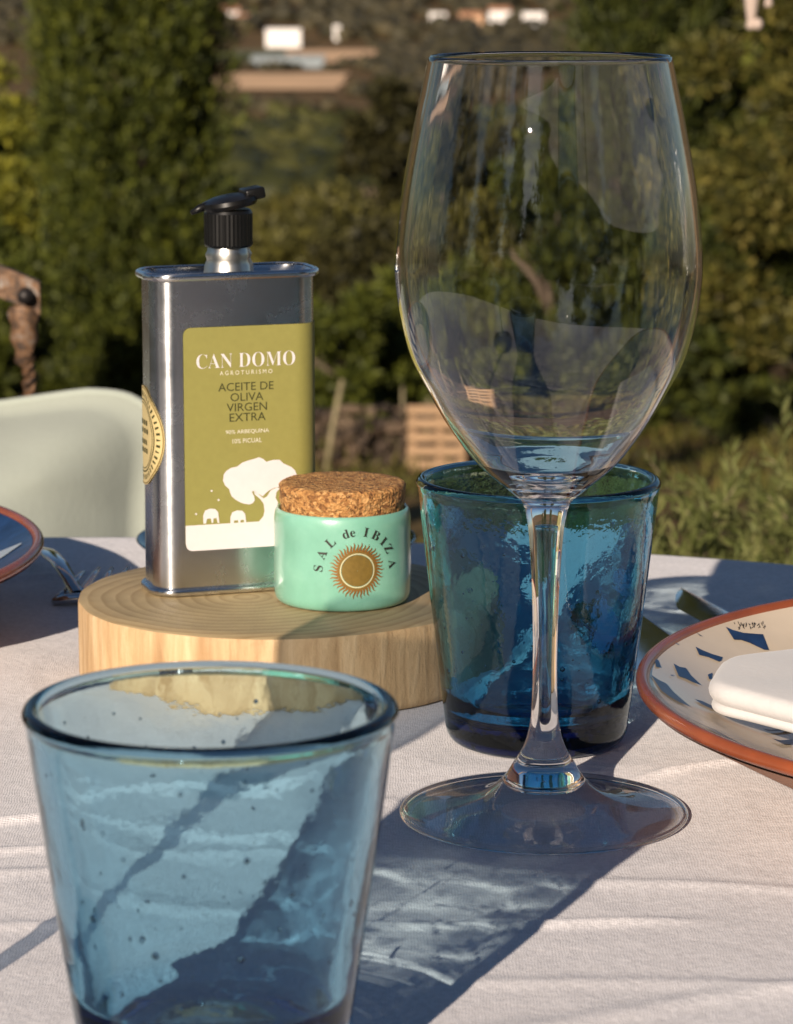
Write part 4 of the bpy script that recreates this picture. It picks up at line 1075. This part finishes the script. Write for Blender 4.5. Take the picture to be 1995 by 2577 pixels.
WP = [(.0418, .0002), (.0429, .0009), (.0426, .0020), (.0410, .0026), (.036, .0030), (.026, .0044), (.018, .0068), (.0125, .0112), (.0090, .0165), (.0062, .0215), (.0046, .0270), (.0039, .034), (.0036, .047), (.0038, .060), (.0042, .072), (.0050, .084), (.0058, .0905),
      (.0074, .0955), (.0115, .0992), (.0203, .1068), (.0283, .1172), (.0344, .1276), (.0399, .1384), (.0430, .1500), (.0445, .1605), (.0446, .1672), (.0441, .1745), (.0424, .1880), (.0395, .2040), (.0373, .2141), (.0350, .2250)]
wall_w = lambda z: .00095 + .0024 * max(0, (.125 - z) / .03) ** 1.5 if z < .125 else .00095
wine_glass('wine_glass', 'large empty clear wine glass standing in front of the teal tumbler', (.0441, .909, T), WP, wall_w, M['wine_glass'], .0985)
FP = [(r * .86, z * .98) for r, z in WP[:17]] + [(.0068, .0960), (.0120, .1010), (.0190, .1100), (.0245, .1230), (.0268, .1370), (.0265, .1520), (.0254, .1650), (.0248, .1740)]
fl = thing('flute_glass', 'slim smoky glass goblet beyond the left edge whose shadow crosses the cloth', 'wine glass', (-.134, .677, T))
V, F = lathe(spline(FP, 5), 96); mesh_np('glass', V, F, M['thin_glass'], fl)
V, F = lathe([(.0005, .002), (.040, .002), (.050, .0045), (.057, .011), (.0585, .0125), (.0575, .0128), (.0495, .0065), (.039, .0042), (.0005, .0040)], 96)
dsh = thing('glass_dish', 'low clear glass dish on the cloth behind the tin', 'dish', (-.05, 1.285, T)); mesh_np('glass', V, F, M['dish_glass'], dsh)

# ------------------------------------------------------------------ plates
PP = [(0, .0062), (.085, .0072), (.100, .0102), (.125, .0216), (.1475, .0335)]
def pz(r): return float(np.interp(r, [p[0] for p in PP], [p[1] for p in PP]))
def plate(label, loc, blue):
    t = thing('plate', label, 'plate', loc)
    V, F = lathe(spline([(.0005, .0062), (.05, .0064), (.085, .0072), (.100, .0102), (.113, .0158), (.125, .0216), (.137, .0278), (.1475, .0335)][::-1], 5), 160); mesh_np('glazed_well', V, F, M['cream_glaze'], t)
    ring = [(.1475 + .0032 * (1 - math.cos(a)) + .0004, .0325 + .0036 * math.sin(a)) for a in np.linspace(PI * .98, -.5, 14)]
    ring = [(.1494 + .0021 * math.cos(a), .0334 + .0022 * math.sin(a)) for a in np.linspace(PI, -PI * .62, 18)]
    V, F = lathe(ring[::-1], 160); mesh_np('rim', V, F, M['terracotta'], t)
    V, F = lathe([(.0005, .0008), (.078, .0008), (.084, .0), (.088, .0012), (.100, .0062), (.125, .0175), (.1495, .0305)], 128); mesh_np('underside', V, F, M['raw_clay'], t)
    return t
def decal(t, polys, mat, d=.00035, name='glaze_mark'):
    for pts in polys:
        pts = [(p[0] / 1000, p[1] / 1000) for p in pts]
        bm = bmesh.new(); bm.faces.new([bm.verts.new((x, y, 0)) for x, y in pts])
        bmesh.ops.triangulate(bm, faces=bm.faces[:]); bmesh.ops.subdivide_edges(bm, edges=bm.edges[:], cuts=2, use_grid_fill=True); bmesh.ops.triangulate(bm, faces=bm.faces[:])
        for v in bm.verts: v.co.z = pz(math.hypot(v.co.x, v.co.y)) + d
        bm.normal_update()
        for f in bm.faces:
            if f.normal.z < 0: f.normal_flip()
        bm.verts.index_update(); mesh_np(name, [v.co[:] for v in bm.verts], [[v.index for v in f.verts] for f in bm.faces], mat, t, False); bm.free()
PR = plate('cream glazed plate with terracotta rim, blue diamonds and a folded napkin on it', (.225, .933, T), True)
DIA = [[(-115.3, 88.6), (-113.0, 88.4), (-109.2, 89.4), (-102.3, 93.4), (-101.2, 84.8), (-103.0, 83.7), (-107.9, 84.4), (-110.7, 84.0), (-113.2, 82.2)],
       [(-127.6, 64.5), (-125.3, 64.3), (-122.1, 64.7), (-118.6, 66.0), (-119.4, 62.8), (-120.4, 61.3), (-123.8, 61.0), (-126.9, 59.4)],
       [(-136.8, 41.0), (-134.9, 40.6), (-132.8, 42.5), (-131.7, 38.0), (-128.6, 33.3), (-131.8, 32.1), (-134.0, 32.0), (-136.0, 30.9)],
       [(-146.0, 16.5), (-144.0, 15.0), (-141.4, 15.4), (-139.8, 9.4), (-135.1, 0.3), (-139.1, -1.4), (-141.5, -0.6), (-143.8, 2.1)],
       [(-143.3, 37.3), (-142.1, 36.6), (-141.7, 30.6), (-143.4, 28.6)], [(-125.3, 46.2), (-123.5, 49.8), (-124.3, 44.2), (-125.2, 42.7)],
       [(-132.5, 14.2), (-129.8, 16.7), (-126.7, 17.0), (-123.7, 19.4), (-124.7, 15.5), (-127.1, 13.0), (-130.6, 12.4)],
       [(-111.0, 17.1), (-107.9, 20.0), (-102.7, 27.6), (-101.4, 30.9), (-99.6, 31.7), (-99.8, 29.6), (-105.0, 22.5), (-109.1, 17.0)],
       [(-108.8, 10.2), (-105.8, 12.7), (-101.0, 20.0), (-101.6, 14.5), (-105.3, 9.6)], [(-126.5, 75.7), (-124.3, 74.8), (-125.3, 74.3)],
       [(-135.1, 59.8), (-133.2, 60.3), (-133.9, 59.4)], [(-139.1, 27.5), (-137.6, 29.9), (-138.5, 27.5)]]
decal(PR, DIA, M['blue_glaze'])
# the pattern goes on round the plate outside the view
more = []
for k in range(26):
    a = R(-170 + k * 11.2)
    if a < R(100):
        for r0, l, w in ((.131, .0115, .004), (.112, .009, .0032)):
            ca, sa = math.cos(a + (.09 if r0 < .12 else 0)), math.sin(a + (.09 if r0 < .12 else 0)); q = []
            for u, v in ((l, 0), (.3 * l, .35 * w), (0, w), (-.3 * l, .35 * w), (-l, 0), (-.3 * l, -.35 * w), (0, -w), (.3 * l, -.35 * w)):
                q.append((1000 * ((r0 + u) * ca - v * sa), 1000 * ((r0 + u) * sa + v * ca)))
            if not (q[0][0] < -95 and q[0][1] > -8): more.append(q)
decal(PR, more, M['blue_glaze'])
rg = random.Random(3); m = MB()
for i in range(34):
    f = rg.random(); x = -111.5 + 10 * f + rg.uniform(-1, 1); y = 91.5 + 7.5 * f + rg.uniform(-1.5, 1.5); dx, dy = rg.uniform(-.5, .9), rg.uniform(.6, 2.4)
    m.tube([(u / 1000, v / 1000, pz(math.hypot(u, v) / 1000) + .00025) for u, v in ((x, y), (x + dx * .6, y + dy * .5), (x + dx, y + dy))], .00009, 4)
m.build('pencil_scribble', M['iron'], PR)

PL = plate('terracotta rimmed plate with blue and white petals cut by the left edge', (-.284, 1.150, T), True)
pet = []; blu = []
for k in range(16):
    a = R(-80 + k * 22.5); ca, sa = math.cos(a), math.sin(a); q = []
    for u, v in ((.092, 0), (.100, .009), (.112, .0135), (.124, .0125), (.136, .006), (.143, .001), (.143, -.001), (.136, -.006), (.124, -.0125), (.112, -.0135), (.100, -.009)):
        q.append((1000 * (u * ca - (v + .004 * math.sin(k)) * sa), 1000 * (u * sa + (v + .004 * math.sin(k)) * ca)))
    pet.append(q)
n = 96; rr = np.linspace(.088, .1472, 9); V = []
for i in range(n):
    for q in rr: V.append((q * math.cos(2 * PI * i / n), q * math.sin(2 * PI * i / n), pz(q) + .0003))
mesh_np('blue_band', V, grid_faces(n, 9, True), M['blue_glaze'], PL)
decal(PL, pet, M['petal_glaze'], .0007)

# ------------------------------------------------------------------ napkin
def napkin():
    t = thing('napkin', 'folded white napkin lying across the right plate', 'napkin', (.094, .932, T))
    P0 = Vector((0, 0)); d1 = Vector((.69, -.724)).normalized(); d2 = Vector((.85, .53)).normalized(); P1 = Vector((.009, .037))
    poly = [P0, P0 + d1 * .10, P0 + d1 * .10 + d2 * .10, P1 + d2 * .10, P1]
    # round the corners
    def rounded(p, rad, k=6):
        out = []
        for i in range(len(p)):
            a, b, c = p[i - 1], p[i], p[(i + 1) % len(p)]; u = (a - b).normalized(); w = (c - b).normalized()
            for j in range(k + 1):
                s = j / k; out.append((b + u * rad) * (1 - s) ** 2 + b * 2 * s * (1 - s) + (b + w * rad) * s * s)
        return out
    base = rounded(poly, .010)
    def resample(p, n=160):
        P = np.array([q[:] for q in p] + [p[0][:]]); s = np.concatenate([[0], np.cumsum(np.hypot(*np.diff(P, axis=0).T))]); k = np.linspace(0, s[-1], n, endpoint=False)
        return np.stack([np.interp(k, s, P[:, 0]), np.interp(k, s, P[:, 1])], 1)
    B = resample(base); c = B.mean(0)
    nrm = np.roll(B, -1, 0) - np.roll(B, 1, 0); nrm = np.stack([nrm[:, 1], -nrm[:, 0]], 1); nrm /= np.linalg.norm(nrm, axis=1, keepdims=True)
    if ((B - c) * nrm).sum() < 0: nrm = -nrm
    for layer, (z0, z1, ins) in enumerate(((.0250, .0284, .0010), (.0278, .0350, .0))):
        rows = []
        for a in np.linspace(-PI / 2, PI / 2, 9): hz = (z1 - z0) / 2; rows.append((-ins - hz * (1 - math.cos(a)), (z0 + z1) / 2 + hz * math.sin(a)))
        V = []
        for i in range(len(B)):
            for d, z in rows: p = B[i] + nrm[i] * d; V.append((p[0], p[1], z + .0004 * math.sin(i * .21 + layer)))
            for f in (.8, .55, .3, .02):
                p = c + (B[i] + nrm[i] * rows[-1][0] - c) * f; V.append((p[0], p[1], rows[-1][1] + .0014 * float(snoise(np.array(p[0] * 40), np.array(p[1] * 40), 61 + layer, 3, 1.2))))
        mesh_np('fold', V, grid_faces(len(B), 13, True), M['napkin'], t)
napkin()

# ------------------------------------------------------------------ cutlery
def blade_obj(name, label, tip, yaw, tilt, blade_l, blade_w, total, pointed):
    t = thing(name, label, 'knife', (tip[0], tip[1], tip[2])); t.rotation_euler = (0, tilt, yaw)
    # local +Y runs from the tip to the handle end
    n = 26; V = []
    for i in range(n + 1):
        s = i / n; y = s * blade_l
        if pointed: lo = 0.0; hi = blade_w * min(1, (s * 2.4)) ** .75
        else: lo = 0.0; hi = blade_w * min(1, (s * 5.5)) ** .5
        lo2 = lo + (.15 * blade_w * max(0, (s - .8) / .2)); th = .0009
        for x, z in ((lo2, th), ((lo2 + hi) / 2, th * 1.15), (hi, .0001), ((lo2 + hi) / 2, -th), (lo2, -th)): V.append((x, y, z))
    mesh_np('blade', V, np.concatenate([grid_faces(n + 1, 5), np.array([[i * 5 + 4, (i + 1) * 5 + 4, (i + 1) * 5, i * 5] for i in range(n)])]), M['cutlery'], t).data.set_sharp_from_angle(angle=R(25))
    MB().tube([(blade_w * .45, blade_l - .004, 0), (blade_w * .45, blade_l + .008, 0), (blade_w * .45, (blade_l + total) / 2, 0), (blade_w * .45, total - .006, 0), (blade_w * .45, total, 0)], [.0022, .0036, .0042, .0048, .0018], 12).build('handle', M['cutlery'], t)
blade_obj('knife', 'broad blunt table knife, dark in the shade behind the plate rim', (.092, 1.166, T + .0052), R(180 + 12), R(1), .085, .026, .17, False)
blade_obj('knife', 'narrow pointed knife reaching farthest back beside the blunt knife', (.111, 1.199, T + .0080), R(180 + 17), R(-3), .085, .016, .18, True)

fk = thing('fork', 'steel fork resting between the left plate and the wood board', 'fork', (-.125, 1.2, T))
hp = [(-.055, .135, .004), (-.030, .085, .008), (-.017, .054, .012), (-.009, .024, .0135), (-.0035, .010, .0095), (.0, .004, .0055)]
V = []; F = []
for i, p in enumerate(hp):
    d = Vector(hp[min(i + 1, 5)]) - Vector(hp[max(i - 1, 0)]); s = Vector((d.y, -d.x, 0)).normalized() * -1; w = (.006, .005, .0042, .0034, .0028, .003)[i]
    for k, z in ((-1, 0), (-.5, .0012), (.5, .0012), (1, 0), (.5, -.0010), (-.5, -.0010)): q = Vector(p) + s * w * k; V.append((q.x, q.y, q.z + z))
for i in range(5):
    for k in range(6): F.append((i * 6 + k, i * 6 + (k + 1) % 6, (i + 1) * 6 + (k + 1) % 6, (i + 1) * 6 + k))
MB().add(V, F).build('handle', M['cutlery'], fk)
m = MB(); m.tube([(-.0085, .0005, .0030), (-.003, .001, .0040), (.004, .002, .0040), (.012, .0045, .0034)], [.0016, .0022, .0022, .0014], 8); m.build('neck', M['cutlery'], fk)
for (b, e) in (((-.0085, .0, .0030), (.0008, .0225, .0105)), ((-.001, .001, .0036), (.0062, .030, .0105)), ((.0055, .003, .0034), (.0115, .030, .0105)), ((.012, .0045, .0032), (.0175, .031, .0105))):
    b, e = Vector(b), Vector(e); MB().tube([b, b.lerp(e, .35) - Vector((0, 0, .0006)), b.lerp(e, .75), e], [.0016, .0015, .0012, .0006], 8).build('tine', M['cutlery'], fk)

# ------------------------------------------------------------------ sunlight refracted through the glassware
RECV = {M[k].name for k in ('cloth', 'wood_top', 'wood_side', 'mint', 'cork', 'label', 'white_print', 'cream_print', 'black_print', 'olive_print', 'gold_print', 'ring_print', 'rust_print', 'terracotta', 'raw_clay', 'cream_glaze', 'blue_glaze', 'napkin')}
for o in bpy.data.objects:
    if o.type == 'MESH' and o.data.materials and o.data.materials[0]:
        nm = o.data.materials[0].name
        if nm in ('pale_blue_glass', 'deep_teal_glass', 'clear_crystal'): o.cycles.is_caustics_caster = True
        elif o.location.length < 3 and (o.parent is None or o.matrix_world.translation.length < 3) and nm in RECV: o.cycles.is_caustics_receiver = True
